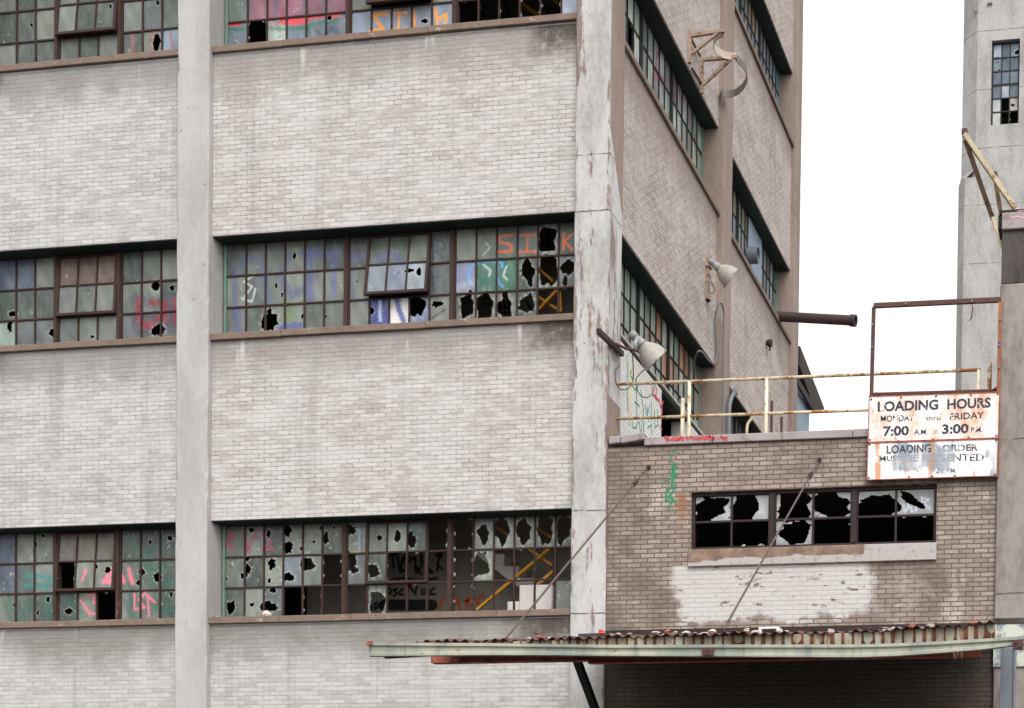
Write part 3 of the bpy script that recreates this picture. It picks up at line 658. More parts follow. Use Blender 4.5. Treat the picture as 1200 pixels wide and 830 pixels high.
# ---- A right
w = main_win('right', 'A', 9, (1, 1, 3, 1, R_(9)))
Z5 = T(250, 0, 5.4545); Z6 = T(460, 0, 5.4545)
w.go(Z5, (235, 200)); w.go(Z6, (475, 80), (605, 70), (740, 70), (880, 70), (1015, 70))
for u in range(4):
    pass
for x in (110, 230, 360, 490, 620, 750): w.paint(Z5, x, 60, (140, 92, 108))
w.paint(Z5, 100, 60, (112, 124, 116))
for x, c in ((105, (112, 122, 138)), (365, (170, 182, 172)), (490, (118, 132, 150)), (620, (116, 130, 146)), (750, (112, 118, 134)), (920, (128, 138, 156)), (1050, (134, 142, 156)), (1180, (134, 142, 156))): w.paint(Z5, x, 200, c)
for x in (50, 170, 300): w.paint(Z6, x, 120, (138, 146, 160))
w.paint(Z6, 1135, 70, (166, 176, 194))
for pts, ww in (([(112, 158), (165, 150)], 30), ([(440, 132), (590, 130)], 52), ([(620, 112), (690, 100)], 34), ([(730, 110), (800, 92)], 36), ([(440, 128), (520, 140)], 50)): w.stroke(Z5, pts, ww, (226, 70, 80), .95, .25)
w.stroke(Z5, [(60, 180), (165, 190), (300, 175), (430, 185), (560, 180), (680, 150), (805, 125)], 26, (38, 112, 78), .75, .7)
for x in (540, 610): w.stroke(Z5, [(x, 180), (x, 235)], 14, (40, 116, 80), .6, .6)
w.stroke(Z5, [(300, 140), (420, 150)], 40, (150, 84, 110), .6, .6); w.stroke(Z5, [(650, 180), (700, 240), (760, 180), (800, 230)], 26, (70, 76, 96), .7, .6)
for x in (235, 395, 585, 705): w.stroke(Z5, [(x, 0), (x, 90)], 30, (84, 96, 112), .6, .6)
for pts in ([(1105, 88), (1015, 96), (1084, 188), (1000, 200)],): w.stroke(Z5, pts, 20, (240, 152, 48), 1, .25)
for pts in ([(0, 86), (88, 80)], [(44, 80), (36, 190)], [(0, 194), (88, 186)], [(136, 70), (142, 184), (192, 180)], [(272, 58), (288, 166)], [(345, 90), (290, 118), (348, 108), (330, 168)]): w.stroke(Z6, pts, 17, (240, 152, 48), 1, .25)
w.hole(Z6, 205, 135, 22, 14); w.hole(Z5, 740, 115, 14, 14)
w.build(fac, label='wide window sprayed with red and green bands and orange lettering')
# ---- B left
Z7 = T(0, 270, 5.4545)
w = main_win('left', 'B', 13, (1, 0, 2, 1, R_(4)))
for h in [(80, 535, 28, 17), (62, 612, 15, 38), (335, 652, 20, 26), (1000, 355, 28, 33), (1100, 370, 17, 19), (1010, 640, 38, 33), (590, 680, 12, 8), (360, 640, 10, 12)]: w.hole(Z7, *h)
for x in (70, 190): w.paint(Z7, x, 270, (92, 100, 118))
for x in (475, 590, 710): w.paint(Z7, x, 240, (104, 84, 76))
for pts, ww in (([(890, 450), (885, 560), (920, 620), (980, 600)], 100), ([(960, 460), (1050, 470), (1060, 540), (1010, 560), (1060, 580)], 90), ([(1110, 430), (1115, 600)], 70)): w.stroke(Z7, pts, ww, (60, 64, 88), .6, .6)
for pts, ww in (([(890, 450), (885, 560), (920, 615), (980, 600)], 52), ([(965, 460), (1050, 470), (1060, 535), (1010, 555), (1060, 575)], 42), ([(1112, 440), (1115, 590)], 32)): w.stroke(Z7, pts, ww, (134, 48, 62), .9, .3)
w.paint(Z7, 70, 660, (142, 160, 150))
w.build(fac, label='narrow window with crimson spray paint and a rust stained vent')
# ---- C left
Z8 = T(0, 600, 3.609)
w = main_win('left', 'C', 17, (1, 0, 2, 1, R_(5))); w.chips = 6
for h in [(148, 138, 9, 12), (183, 100, 7, 8), (203, 370, 10, 12), (160, 425, 7, 8), (230, 420, 10, 9), (292, 420, 17, 11), (412, 232, 9, 11), (465, 248, 13, 14), (600, 255, 12, 12), (590, 300, 12, 11), (668, 275, 16, 16), (720, 112, 10, 10), (635, 130, 6, 9), (725, 350, 6, 12), (60, 395, 6, 7)]: w.hole(Z8, *h)
w.go(Z8, (310, 262), (475, 395))
for y in (150, 260): w.paint(Z8, 45, y, (96, 104, 122))
for x in (315, 390, 470): w.paint(Z8, x, 150, (108, 102, 96))
for pts, ww in (([(40, 370), (60, 440)], 60), ([(130, 380), (100, 440)], 40), ([(200, 360), (220, 430)], 60), ([(290, 360), (330, 430)], 50), ([(560, 120), (600, 180), (700, 120)], 30), ([(560, 380), (720, 420)], 60), ([(640, 300), (690, 220)], 40), ([(600, 200), (720, 300)], 60), ([(560, 330), (560, 440)], 40)): w.stroke(Z8, pts, ww, (44, 96, 82), .6, .7)
for pts, ww in (([(110, 270), (215, 278)], 26), ([(110, 310), (222, 312)], 24)): w.stroke(Z8, pts, ww, (50, 134, 128), .75, .5)
for pts, ww in (([(452, 300), (492, 240), (522, 292), (455, 300)], 20), ([(546, 240), (560, 300)], 18), ([(340, 375), (380, 432), (432, 430)], 10), ([(368, 352), (402, 350), (394, 382), (422, 388), (430, 345)], 10), ([(568, 345), (570, 412), (612, 405), (588, 372), (615, 340)], 10), ([(618, 350), (656, 382)], 10), ([(625, 362), (630, 440)], 10), ([(370, 250), (360, 290)], 14)): w.stroke(Z8, pts, ww, (236, 120, 142), .92, .25)
w.build(fac, label='narrow window with pink and green spray paint')
# ---- A left
Z9 = T(0, 0, 2.965)
w = main_win('left', 'A', 21, (1, 0, 2, 1, R_(6)))
for h in [(545, 150, 14, 27), (110, 88, 5, 6), (128, 206, 5, 6), (392, 30, 5, 8), (548, 10, 5, 9)]: w.hole(Z9, *h)
w.stroke(Z9, [(460, 120), (460, 180)], 14, (160, 90, 104), .6, .6); w.stroke(Z9, [(535, 110), (525, 170)], 20, (160, 90, 104), .5, .6); w.stroke(Z9, [(590, 120), (606, 175)], 12, (166, 86, 104), .7, .5); w.paint(Z9, 595, 140, (130, 148, 158))
w.build(fac, label='narrow window of nearly whole green grey panes')

# ---- side facade
SB = [(.62, 6.68, [6, 5, 6]), (7.32, 13.15, [6, 5, 6])]
for bi, (y0, y1, gr) in enumerate(SB):
    levels = {0: ['B', 'A'], 1: ['B', 'A', 'Z']}[bi]
    prev = None
    spans = []
    low = GZ
    for L in levels: spans.append((low, SILL[L], L)); low = HEAD[L]
    spans.append((low, TOPZ-.5 if bi == 0 else 12.15, None))
    for z0, z1, L in spans:
        if L == 'B' and bi == 0:
            # below the first side window: white brick with a doorway on to the annex roof
            d0, d1 = float(atX(775, 490, -RS)[1]), float(atX(806, 490, -RS)[1])
            for (a, b, c, d) in ((y0+.001, d0, GZ, z1), (d1, y1-.001, GZ, z1), (d0, d1, GZ, -2.3)):
                mb = MB(); mb.box((-RS-.30, a, c), (-RS, b, d)); mb.build('brick_panel', 'brick_door', fac)
            DOOR = (d0, d1)
        else:
            mb = MB(); mb.box((-RS-.30, y0+.001, z0), (-RS, y1-.001, z1)); mb.build('brick_panel', 'brick_side', fac, bevel=.004)
    for L in levels:
        n = 4
        for k in range(n):
            mb = MB()
            a = y0+.001+(y1-y0-.002)*k/n; b = y0+.001+(y1-y0-.002)*(k+1)/n
            mb.box((-RW-.1 if L != 'B' or bi else -RS-.02, a+.001, SILL[L]+(.001 if L != 'B' or bi else .05)), (-RS+(.055 if L != 'B' or bi else .03), b-.001, SILL[L]+.10))
            mb.build('sill', 'pale_sill' if (L == 'B' and bi == 0) else 'sill', fac, bevel=.008)
        if L == 'B' and bi == 0:
            mb = MB(); mb.box((-RW-.1, y0+.001, SILL[L]+.002), (-RS-.021, y1-.001, SILL[L]+.098)); mb.build('sill_core', 'lintel', fac)
        mb = MB(); mb.box((-RW-.12, y0+.001, HEAD[L]+.002), (-RS-.301, y1-.001, HEAD[L]+.14)); mb.build('lintel', 'lintel', fac); mb = MB(); mb.box((-RW-.06, y0+.001, HEAD[L]-.012), (-RS-.03, y1-.001, HEAD[L]-.001))
        mb.build('soffit', 'lintel', fac)
        H = HEAD[L]-.013-(SILL[L]+.10)-.036
        pit = (y1-y0-.15-.19)/17
        pal = PAL
        if L == 'A' and bi == 0: pal = [lin(c) for c in ((150, 160, 152), (172, 180, 172), (136, 146, 138), (112, 122, 116), (186, 190, 182))]
        if L == 'B' and bi == 0: pal = [lin(c) for c in ((150, 160, 148), (128, 142, 132), (166, 170, 160), (142, 124, 112))]
        if L == 'A' and bi == 1: pal = [lin(c) for c in ((120, 130, 140), (150, 146, 132), (104, 108, 112), (150, 160, 166))]
        if L == 'Z': pal = [lin(c) for c in ((120, 126, 128), (150, 122, 100), (110, 124, 140), (140, 140, 134))]
        w = Win((-RW, y0+.075, SILL[L]+.136), (0, 1, 0), (1, 0, 0), gr, H, 3, pit, .095, 31+bi*7+ord(L), pal=pal)
        if L == 'A' and bi == 0:
            S3 = T(720, 30, 6.914)
            for pts, ww in (([(380, 180), (340, 260), (335, 400), (390, 430)], 26), ([(345, 330), (330, 440)], 26), ([(380, 480), (400, 560)], 22), ([(480, 430), (500, 560), (470, 600)], 22), ([(545, 560), (540, 700)], 18), ([(600, 740), (610, 800)], 18), ([(440, 420), (430, 600)], 12)): w.stroke(S3, pts, ww, (160, 84, 124), .8, .5)
            S4 = T(720, 150, 6.386)
            for pts in ([(540, 20), (560, 120)], [(600, 60), (610, 160)], [(630, 130), (650, 230)]): w.stroke(S4, pts, 16, (150, 84, 120), .7, .6)
            for h in [(110, 10, 12, 40), (180, 90, 10, 30), (225, 150, 14, 50)]: w.hole(S3, *h)
            w.go(S3, (100, 20), (125, 55))
        if L == 'B' and bi == 0:
            S5 = T(720, 270, 6.914)
            for h in [(78, 590, 16, 70), (130, 660, 18, 70), (185, 690, 18, 70), (75, 740, 14, 50)]: w.hole(S5, *h)
            S6 = T(720, 380, 5.929)
            for x, y in ((310, 110), (345, 160), (345, 240), (380, 300), (480, 200), (480, 300)): w.paint(S6, x, y, (168, 118, 96))
        if L == 'A' and bi == 1:
            w.go(T(850, 270, 8.3), (470, 500))
        w.build(fac, (10, 22), ('muntin_side', 'muntin_side', 'green_paint'), bw=.019, ow=.03)
# blue sheet and vent in the second bay's window
a = atX(878, 252, -RW+.05); b = atX(892, 330, -RW+.05)
mb = MB(); mb.box((-RW+.028, a[1], SILL['A']+.14), (-RW+.05, b[1], HEAD['A']-.05)); mb.build('infill_sheet', 'blue_wall', fac)
c = atX(889, 296, -RW+.3)
mb = MB(); mb.lathe([(0, .001), (0, .17), (.22, .17), (.22, .15), (.10, .14), (.12, .001)], (-RW+.05, c[1]+.12, c[2]), (1, 0, .0), 20); mb.build('vent_hood', 'conduit', fac, smooth=False)
# dark door leaf standing open behind the doorway
mb = MB(); mb.box((-RS-.9, DOOR[1]-.05, -2.25), (-RS-.31, DOOR[1]-.005, -.35)); mb.build('door', flat('blue_door', (28, 46, 56)), fac)
# door jamb boards
mb = MB(); mb.box((-RS+.002, DOOR[1]-.03, -2.3), (-RS+.05, DOOR[1]+.10, -.55)); mb.build('door_frame', 'cream_post', fac)
# spray paint on the white brick by the doorway
S7 = T(700, 400, 5.929)
def wall_graf(name, parent, strokes, O, N, TT, off=.004):
    mb = MB(); mats = []
    for pts, ww, col in strokes:
        key = 'spray_%d_%d_%d' % col
        m = flat(key, col)
        if m not in mats: mats.append(m)
        q = [atP(*TT(x, y), O, N) for x, y in pts]
        m0 = TT(*pts[0]); s0 = abs(atP(m0[0], m0[1]+1, O, N)[2]-atP(m0[0], m0[1], O, N)[2])/TT.s
        ribbon(mb, q, ww*s0, N, off, mats.index(m))
    return mb.build(name, mats, parent)
G1, G2, G3, G4 = (54, 158, 116), (70, 166, 158), (226, 206, 158), (206, 62, 84)
st = []
for pts in ([(205, 100), (208, 200), (205, 300), (210, 480)],): st.append((pts, 7, G2))
for pts in ([(235, 200), (225, 240), (245, 260)], [(240, 300), (260, 340), (285, 310)], [(270, 330), (275, 540)], [(300, 340), (320, 480), (305, 620)], [(240, 560), (245, 600), (270, 600), (280, 560)], [(325, 560), (320, 630)], [(350, 600), (375, 580), (380, 650)], [(395, 480), (400, 600), (420, 580), (415, 480)], [(290, 560), (300, 640)], [(260, 420), (290, 450)]): st.append((pts, 6, G1))
for pts in ([(330, 440), (345, 520), (360, 450)], [(375, 420), (375, 560)], [(345, 460), (355, 560)]): st.append((pts, 6, G2))
for pts in ([(380, 310), (385, 370), (410, 390)], [(410, 330), (405, 400), (430, 410)], [(430, 420), (440, 460), (455, 420)], [(445, 440), (450, 500)], [(440, 590), (445, 610)]): st.append((pts, 9, G4))
for pts in ([(225, 180), (225, 560)],): st.append((pts, 26, G3))
st = [(p_, w_*2.0, c_) for p_, w_, c_ in st]
wall_graf('graffiti', fac, st[::-1], (-RS, 0, 0), (1, 0, 0), S7)

# floors, inner walls, stairs behind the broken panes
for L in ('C', 'B', 'A', 'Z'):
    mb = MB(); z = SILL[L]-1.05
    mb.box((-13.2, RS+.31, z-.22), (-2.4 if L == 'B' else -RS-.31, 13.1, z)); mb.build('floor_slab', 'inside_dark', fac)
mb = MB(); mb.box((-13.5, 12.7, GZ), (-.61, 13.1, TOPZ-.4)); mb.box((-13.5, .7, GZ), (-13.25, 12.69, TOPZ-.4)); mb.build('rear_wall', 'inside_dark', fac)
mb = MB(); mb.box((-13.5, .7, TOPZ-.39), (-.2, 13.1, TOPZ-.15)); mb.build('roof', 'gravel_roof', fac)
# party wall with graffiti behind the lower right window
YI = 1.75
for L, xa, xb in (('C', atY(360, 660, YI)[0], -.55), ('B', atY(520, 330, YI)[0], -.55), ('A', atY(530, 10, YI)[0], -.55)):
    mb = MB(); mb.box((xa, YI, SILL[L]-1.04), (xb, YI+.15, SILL[L]+3.05)); mb.build('stair_wall', 'inside', fac)
BK = (30, 28, 28)
gs = []
for pts in ([(20, 540), (30, 525), (45, 540), (35, 560), (20, 545)], [(75, 528), (55, 535), (75, 555), (55, 570)], [(105, 530), (88, 545), (90, 562), (110, 562)], [(125, 560), (145, 510), (175, 560), (185, 515)], [(215, 530), (215, 560), (235, 555), (235, 530)], [(285, 525), (262, 540), (262, 560), (290, 560)],
            [(30, 345), (70, 330)], [(50, 340), (55, 410)], [(120, 340), (125, 440)], [(120, 345), (165, 360), (130, 385)], [(180, 400), (210, 450)], [(290, 340), (325, 330), (300, 390), (330, 420)], [(240, 420), (265, 440)]): gs.append((pts, 13, BK))
for pts in ([(8, 345), (12, 410), (8, 470)], [(75, 345), (95, 440)], [(110, 350), (90, 430), (130, 420)], [(175, 350), (180, 440), (215, 400), (210, 340)], [(255, 345), (240, 400), (275, 440)], [(310, 345), (300, 430)], [(40, 480), (110, 470), (200, 480), (300, 470)], [(-70, 600), (-95, 590), (-100, 640), (-70, 650), (-70, 625), (-85, 622)], [(-55, 620), (-40, 605), (-30, 630), (-50, 645), (-55, 620)], [(-20, 610), (-15, 645), (0, 640), (5, 605)]): gs.append((pts, 14, BK))
gs.append(([(0, 620), (275, 620)], 62, (22, 22, 24)))
for pts in ([(310, 640), (335, 580)], [(385, 580), (375, 640)], [(385, 580), (410, 610), (420, 580), (425, 640)], [(470, 575), (465, 640)], [(455, 600), (510, 580)], [(490, 600), (490, 640)], [(560, 565), (495, 600), (545, 612)]): gs.append((pts, 15, (186, 78, 40)))
for pts in ([(820, 640), (840, 620), (870, 640)], ): pass
wall_graf('graffiti', fac, gs, (0, YI, 0), (0, -1, 0), Z4, .005)
gs = []
for pts in ([(100, 670), (60, 620), (80, 600)],): pass
for pts in ([(470, 15), (480, 40), (500, 20), (480, 10)], [(505, 50), (520, 30)], [(580, 70), (560, 80), (570, 110), (590, 90), (600, 130)], [(860, 20), (880, 80), (900, 20)], [(970, 60), (985, 40), (1000, 90)], [(720, 20), (740, 90), (800, 120)]): gs.append((pts, 9, BK))
wall_graf('graffiti', fac, gs, (0, YI, 0), (0, -1, 0), Z6, .005)
gs = []
for pts in ([(560, 530), (600, 525)], [(560, 560), (600, 560)], [(655, 545), (650, 610), (705, 610), (710, 545)], [(680, 550), (680, 610)], [(655, 580), (708, 580)], [(800, 540), (830, 600)], [(890, 230), (960, 220)], [(920, 160), (925, 240)]): gs.append((pts, 11, BK))
wall_graf('graffiti', fac, gs, (0, YI, 0), (0, -1, 0), Z2, .005)
# stair flight seen from the side, and its yellow rails
def P2(Tt, x, y, Y): return atY(*Tt(x, y), Y)
YS = 1.25
mb = MB(); mb.prism([P2(Z4, x, y, YS) for x, y in ((505, 325), (600, 330), (675, 333), (675, 402), (758, 402), (758, 468), (840, 468), (840, 560), (770, 530), (690, 470), (600, 400))], (0, .35, 0)); mb.build('staircase', 'stair', fac)
def rails(Tt, segs, Y, name='handrail', w=.05):
    for (x0, y0, x1, y1) in segs:
        m = MB(); m.beam(P2(Tt, x0, y0, Y), P2(Tt, x1, y1, Y), .04, w, (0, 1, 0)); m.build(name, 'yellow', fac)
rails(Z4, [(525, 645, 930, 305), (865, 505, 952, 430)], 1.0); rails(Z4, [(795, 290, 948, 398), (630, 180, 712, 238), (860, 188, 948, 244)], 1.12)
rails(Z2, [(862, 600, 985, 470), (880, 368, 952, 432), (992, 495, 996, 605)], 1.0); rails(Z2, [(862, 515, 980, 592)], 1.1)
rails(Z6, [(830, 25, 965, 122), (1030, 0, 1064, 26)], 1.0)
# pale blocks piled inside against the lower right window
for k, (x0, y0, x1, y1, lab) in enumerate(((760, 508, 945, 660, 'large pale block inside the lower window beside the corner pier'), (692, 600, 757, 660, 'small pale block inside the lower window left of the large one'))):
    a = P2(Z4, x0, y0, .78); b = P2(Z4, x1, y1, .78)
    m = MB(); m.box((a[0], .78, SILL['C']-.12), (b[0], 1.0+.08*k, a[2])); o = m.build('concrete_block', 'block', None, bevel=.015)
    tag(o, lab, 'block')
m = MB(); m.box((P2(Z4, 690, 0, .8)[0], .70, SILL['C']-1.05), (P2(Z4, 950, 0, .8)[0], 1.2, SILL['C']-.121)); tag(m.build('bench', 'inside_dark', None), 'dark bench under the pale blocks behind the lower window', 'bench')
# stone and flake on the lower sill
def rock(name, c, r, mat, label, cat='rubble', group=None, sq=(1, .8, .6), seed=0):
    rg = random.Random(seed); bm = bmesh.new(); bmesh.ops.create_icosphere(bm, subdivisions=2, radius=1)
    ph = [rg.random()*6 for _ in range(6)]
    for v in bm.verts:
        k = 1+.22*math.sin(3*v.co.x+ph[0])+.2*math.sin(4*v.co.y+ph[1])+.16*math.sin(5*v.co.z+ph[2])
        v.co = Vector((v.co.x*sq[0], v.co.y*sq[1], v.co.z*sq[2]))*k*r
    zm = min(v.co.z for v in bm.verts)
    for v in bm.verts: v.co.z -= zm
    me = bpy.data.meshes.new(name); bm.to_mesh(me); bm.free(); me.materials.append(MT[mat])
    o = bpy.data.objects.new(name, me); COL.objects.link(o); adopt(o, Vector([float(x) for x in c]), None); o.rotation_euler = (0, 0, rg.random()*6)
    return tag(o, label, cat, group, 'thing')
q = atY(312, 718, .22); rock('stone', (q[0], .24, SILL['C']+.10), .07, 'rubble_pale', 'pale stone lying on the lower sill below a broken pane', 'stone', sq=(1.3, .8, .7), seed=3)
q = atY(256, 722, .22); rock('plaster_flake', (q[0], .17, SILL['C']+.10), .08, 'rubble_pale', 'flat pale flake lying at the left end of the lower sill', 'flake', sq=(1.2, .6, .15), seed=4)

# ================================================================== THE ANNEX
ax = empty('loading_dock_annex', (2.9, 2, GZ), 'low tan brick annex with a broken strip window, built against the factory corner', 'building')
AY = .05
wl = float(atY(809.5, 600, AY)[0]); wr = float(atY(1097.5, 600, AY)[0]); wt = float(atY(950, 572, AY)[2]); wb = float(atY(950, 640, AY)[2])
AX1 = 5.755
ptL, ptR = float(atY(760, 523, AY)[2]), float(atY(1017, 513, AY)[2])
mb = MB()
def hz(x): return ptL+(ptR-ptL)*(x-.3)/3.6
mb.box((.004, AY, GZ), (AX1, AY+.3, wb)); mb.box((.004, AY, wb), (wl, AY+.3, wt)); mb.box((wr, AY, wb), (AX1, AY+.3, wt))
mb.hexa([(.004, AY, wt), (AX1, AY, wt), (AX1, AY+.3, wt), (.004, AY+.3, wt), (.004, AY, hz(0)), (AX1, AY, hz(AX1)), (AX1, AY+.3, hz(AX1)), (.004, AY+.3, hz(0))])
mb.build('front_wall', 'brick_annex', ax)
mb = MB(); mb.box((.0, AY+.301, -2.35), (AX1, 9.2, -2.12)); mb.build('roof', 'gravel_roof', ax)
mb = MB(); mb.box((.05, 4.0, GZ), (AX1, 4.2, -2.36)); mb.box((AX1-.2, AY+.31, GZ), (AX1, 3.99, -2.36)); mb.build('inner_wall', 'inside_dark', ax)
# coping stones
cx0 = float(atY(755, 518, AY-.04)[0]); 
n = 5; zc = .115
for k in range(n):
    mb = MB()
    a = cx0+(AX1-cx0)*k/n; b = cx0+(AX1-cx0)*(k+1)/n-.006
    mb.hexa([(a, AY-.05, hz(a)+.001), (b, AY-.05, hz(b)+.001), (b, AY+.34, hz(b)+.001), (a, AY+.34, hz(a)+.001), (a, AY-.05, hz(a)+zc), (b, AY-.05, hz(b)+zc), (b, AY+.34, hz(b)+zc), (a, AY+.34, hz(a)+zc)])
    mb.build('coping_stone', 'coping', ax, bevel=.008)
for (xa, xb, dz, dx) in ((713.5, 727, .045, 0), (727.5, 756, .075, .02)):
    mb = MB()
    a = float(atY(xa, 516, AY-.04)[0]); b = float(atY(xb, 516, AY-.04)[0])
    mb.hexa([(a, AY-.05, hz(a)+.04), (b, AY-.07-dx, hz(b)+dz), (b, AY+.3, hz(b)+dz), (a, AY+.34, hz(a)+.04), (a, AY-.05, hz(a)+.15), (b, AY-.07-dx, hz(b)+dz+.105), (b, AY+.3, hz(b)+dz+.105), (a, AY+.34, hz(a)+.15)])
    mb.build('coping_stone', 'coping', ax, bevel=.012)['label'] = 'cracked coping stone lifted out of line'
Z5b = T(700, 500, 11.86)
RD = (196, 84, 88)
gst = []
TT = T(755, 505, 6.0)
for k in range(16):
    x = 140+k*27+rng.uniform(-9, 9); gst.append(([(x, 56-.02*x+rng.uniform(-12, 4)), (x+rng.uniform(6, 20), 72-.02*x), (x+rng.uniform(10, 30), 60-.02*x+rng.uniform(-8, 10))], rng.uniform(5, 13), RD))
for k in range(18):
    x = 150+rng.random()**1.4*420; gst.append(([(x, 56-.02*x+rng.uniform(-10, 14)), (x+rng.uniform(8, 34), 58-.02*x+rng.uniform(-8, 12))], rng.uniform(6, 22), RD))
wall_graf('graffiti', ax, gst, (0, AY-.05, 0), (0, -1, 0), TT, .004)
# green tag on the brick
TG = T(690, 490, 2.861); GN = (46, 134, 98)
gst = [(p_, w_, GN) for p_, w_ in (([(304, 118), (285, 112), (274, 125), (276, 145), (292, 155), (282, 170)], 4), ([(282, 160), (280, 235)], 10), ([(296, 165), (284, 180), (294, 195)], 5), ([(252, 212), (270, 205), (300, 190)], 4), ([(262, 240), (258, 275), (280, 282)], 7), ([(285, 245), (270, 262), (290, 280)], 8), ([(275, 285), (268, 308)], 4), ([(292, 236), (262, 238)], 4))]
wall_graf('graffiti', ax, gst, (0, AY, 0), (0, -1, 0), TG, .004)
# annex window: dark brown steel frame, three lights of two by two
Z10 = T(790, 550, 3.636)
aw, ah = wr-wl, wt-wb
pw = (aw-.08-.22-.0)/6
PALW = [lin(c) for c in ((158, 160, 162), (150, 153, 157))]
w = Win((wl+.045, AY+.10, wb+.045), (1, 0, 0), (0, -1, 0), [2, 2, 2], ah-.09, 2, (aw-.09-.22)/6, .11, 44, pal=PALW)
for h in [(158, 158, 70, 40), (300, 160, 55, 62), (510, 150, 66, 64), (515, 268, 62, 42), (872, 150, 74, 40), (672, 155, 72, 50)]: w.hole(Z10, *h)
w.hole(Z10, 130, 200, 36, 30); w.hole(Z10, 1010, 130, 54, 17, -.6); w.hole(Z10, 290, 195, 48, 26); w.hole(Z10, 640, 140, 40, 40); w.hole(Z10, 900, 165, 50, 34); w.hole(Z10, 820, 170, 40, 30); w.hole(Z10, 700, 180, 44, 30); w.hole(Z10, 490, 190, 44, 34)
w.go(Z10, (170, 280), (330, 270), (670, 260), (870, 250), (1030, 245))
for pts in ([(975, 150), (985, 185), (1000, 150), (1015, 180)], [(1030, 175), (1035, 150)], [(1055, 120), (1060, 165)], [(1055, 120), (1085, 130), (1062, 145), (1090, 168)]): w.stroke(Z10, pts, 8, (206, 214, 236), .95)
fr = w.build(ax, (30, 26), ('window_brown', 'window_brown', 'window_brown'), bw=.03, ow=.043)
mb = MB(); sl = float(atY(806, 650, AY-.05)[0]); sr = float(atY(1097, 650, AY-.05)[0]); st_ = wb-.012; sb_ = float(atY(950, 660, AY-.05)[2])
mb.box((sl, AY-.05, sb_), (sr, AY+.14, st_)); t = NT('half_painted_sill'); x, y, z = t.sep()
c = t.mix(t.ramp(t.noise(4, 5, .7), .35, .65), lin((150, 128, 110)), lin((116, 97, 84)))
c = t.mix(t.ramp(t.noise(13, 4, .7), .5, .7, 0, .5), c, lin((92, 80, 72)))
wv = t.math('ADD', t.math('MULTIPLY', t.noise(1.1, 4, .6, stretch=(1, .2, .2), loc=(2, 0, 0)), .30), t.math('MULTIPLY', t.noise(7, 3), .05))
low = t.ramp(t.math('SUBTRACT', t.math('SUBTRACT', z, sb_), t.math('SUBTRACT', wv, .085)), -.004, .006, 1, 0)
rgt = t.ramp(t.math('ADD', x, t.math('MULTIPLY', t.math('SUBTRACT', t.noise(8, 4), .5), .12)), 3.86, 3.90)
c = t.mix(t.math('MULTIPLY', t.math('MAXIMUM', low, rgt), t.ramp(t.noise(9, 5, .72), .32, .52, .35, .95)), c, lin((178, 174, 170)))
MT['half_sill'] = t.fin(c, .9, t.noise(20, 4), .3, .004)
mb.build('sill', 'half_sill', ax, bevel=.008)
# flashing where canopy meets wall
mb = MB(); mb.box((.01, AY-.03, -4.72), (AX1, AY-.001, -4.605)); mb.build('flashing', 'rust_black', ax)

# ================================================================== CANOPY
cn = empty('loading_canopy', (3.1, -3.7, -6.3), 'long rusty corrugated canopy with a pale green gutter hung from the annex wall', 'canopy')
FY = -7.45
def gl(pts, Y=FY): return [atY(x, y, Y) for x, y in pts]
LIP = [(433, 753), (500, 753.6), (570, 754), (640, 755), (720, 756), (850, 755.6), (1000, 755.5), (1050, 754.3), (1100, 752), (1150, 749), (1197, 746), (1230, 743.5)]
BOT = [(437, 769.5), (500, 769), (570, 768.3), (640, 768.5), (720, 769.3), (850, 770), (1000, 771), (1050, 769.5), (1100, 766), (1150, 762), (1197, 756), (1230, 752)]
ROOF = [(433, 757), (480, 756), (515, 752.6), (560, 751.5), (640, 749.5), (720, 746.5), (850, 744), (1000, 740.5), (1050, 738), (1100, 735), (1150, 731.5), (1197, 728), (1230, 725)]
def interp(L, x):
    for (a, b), (c, d) in zip(L[:-1], L[1:]):
        if x <= c: return b+(d-b)*(x-a)/(c-a)
    return L[-1][1]
mb = MB()
xs = [433+k*(1230-433)/60 for k in range(61)]
def prof(x):
    l = atY(x, interp(LIP, x), FY); b = atY(x, interp(BOT, x), FY)
    zt, zb = l[2], b[2]; X = l[0]; d = zt-zb
    return [(X, FY+.02, zt), (X, FY-.012, zt), (X, FY-.012, zt-.030), (X, FY, zt-.034), (X, FY+.010, zt-.045), (X, FY+.012, zb+.045), (X, FY-.004, zb+.032), (X, FY-.004, zb+.006), (X, FY+.03, zb), (X, FY+.17, zb+.060), (X, FY+.17, zb+.068), (X, FY+.04, zb+.012), (X, FY+.022, zb+.05), (X, FY+.02, zt-.05)]
P = [prof(x) for x in xs]; n = len(P[0])
vs = [q for r in P for q in r]; fs = [(i*n+j, i*n+(j+1) % n, (i+1)*n+(j+1) % n, (i+1)*n+j) for i in range(len(xs)-1) for j in range(n)]
fs += [tuple(range(n)), tuple((len(xs)-1)*n+j for j in range(n))[::-1]]
mb.add(vs, fs); mb.build('gutter', 'gutter', cn)
m = MB(); e = P[0]; m.box((e[0][0]-.004, FY-.005, e[0][2]-.10), (e[0][0]-.001, FY+.15, e[0][2]-.01)); m.build('gutter_end_cap', 'gutter', cn)
m = MB(); m.box((e[0][0]-.02, FY-.025, e[0][2]-.03), (e[0][0]+.04, FY+.02, e[0][2]+.006)); m.build('end_bracket', 'rust_red', cn)
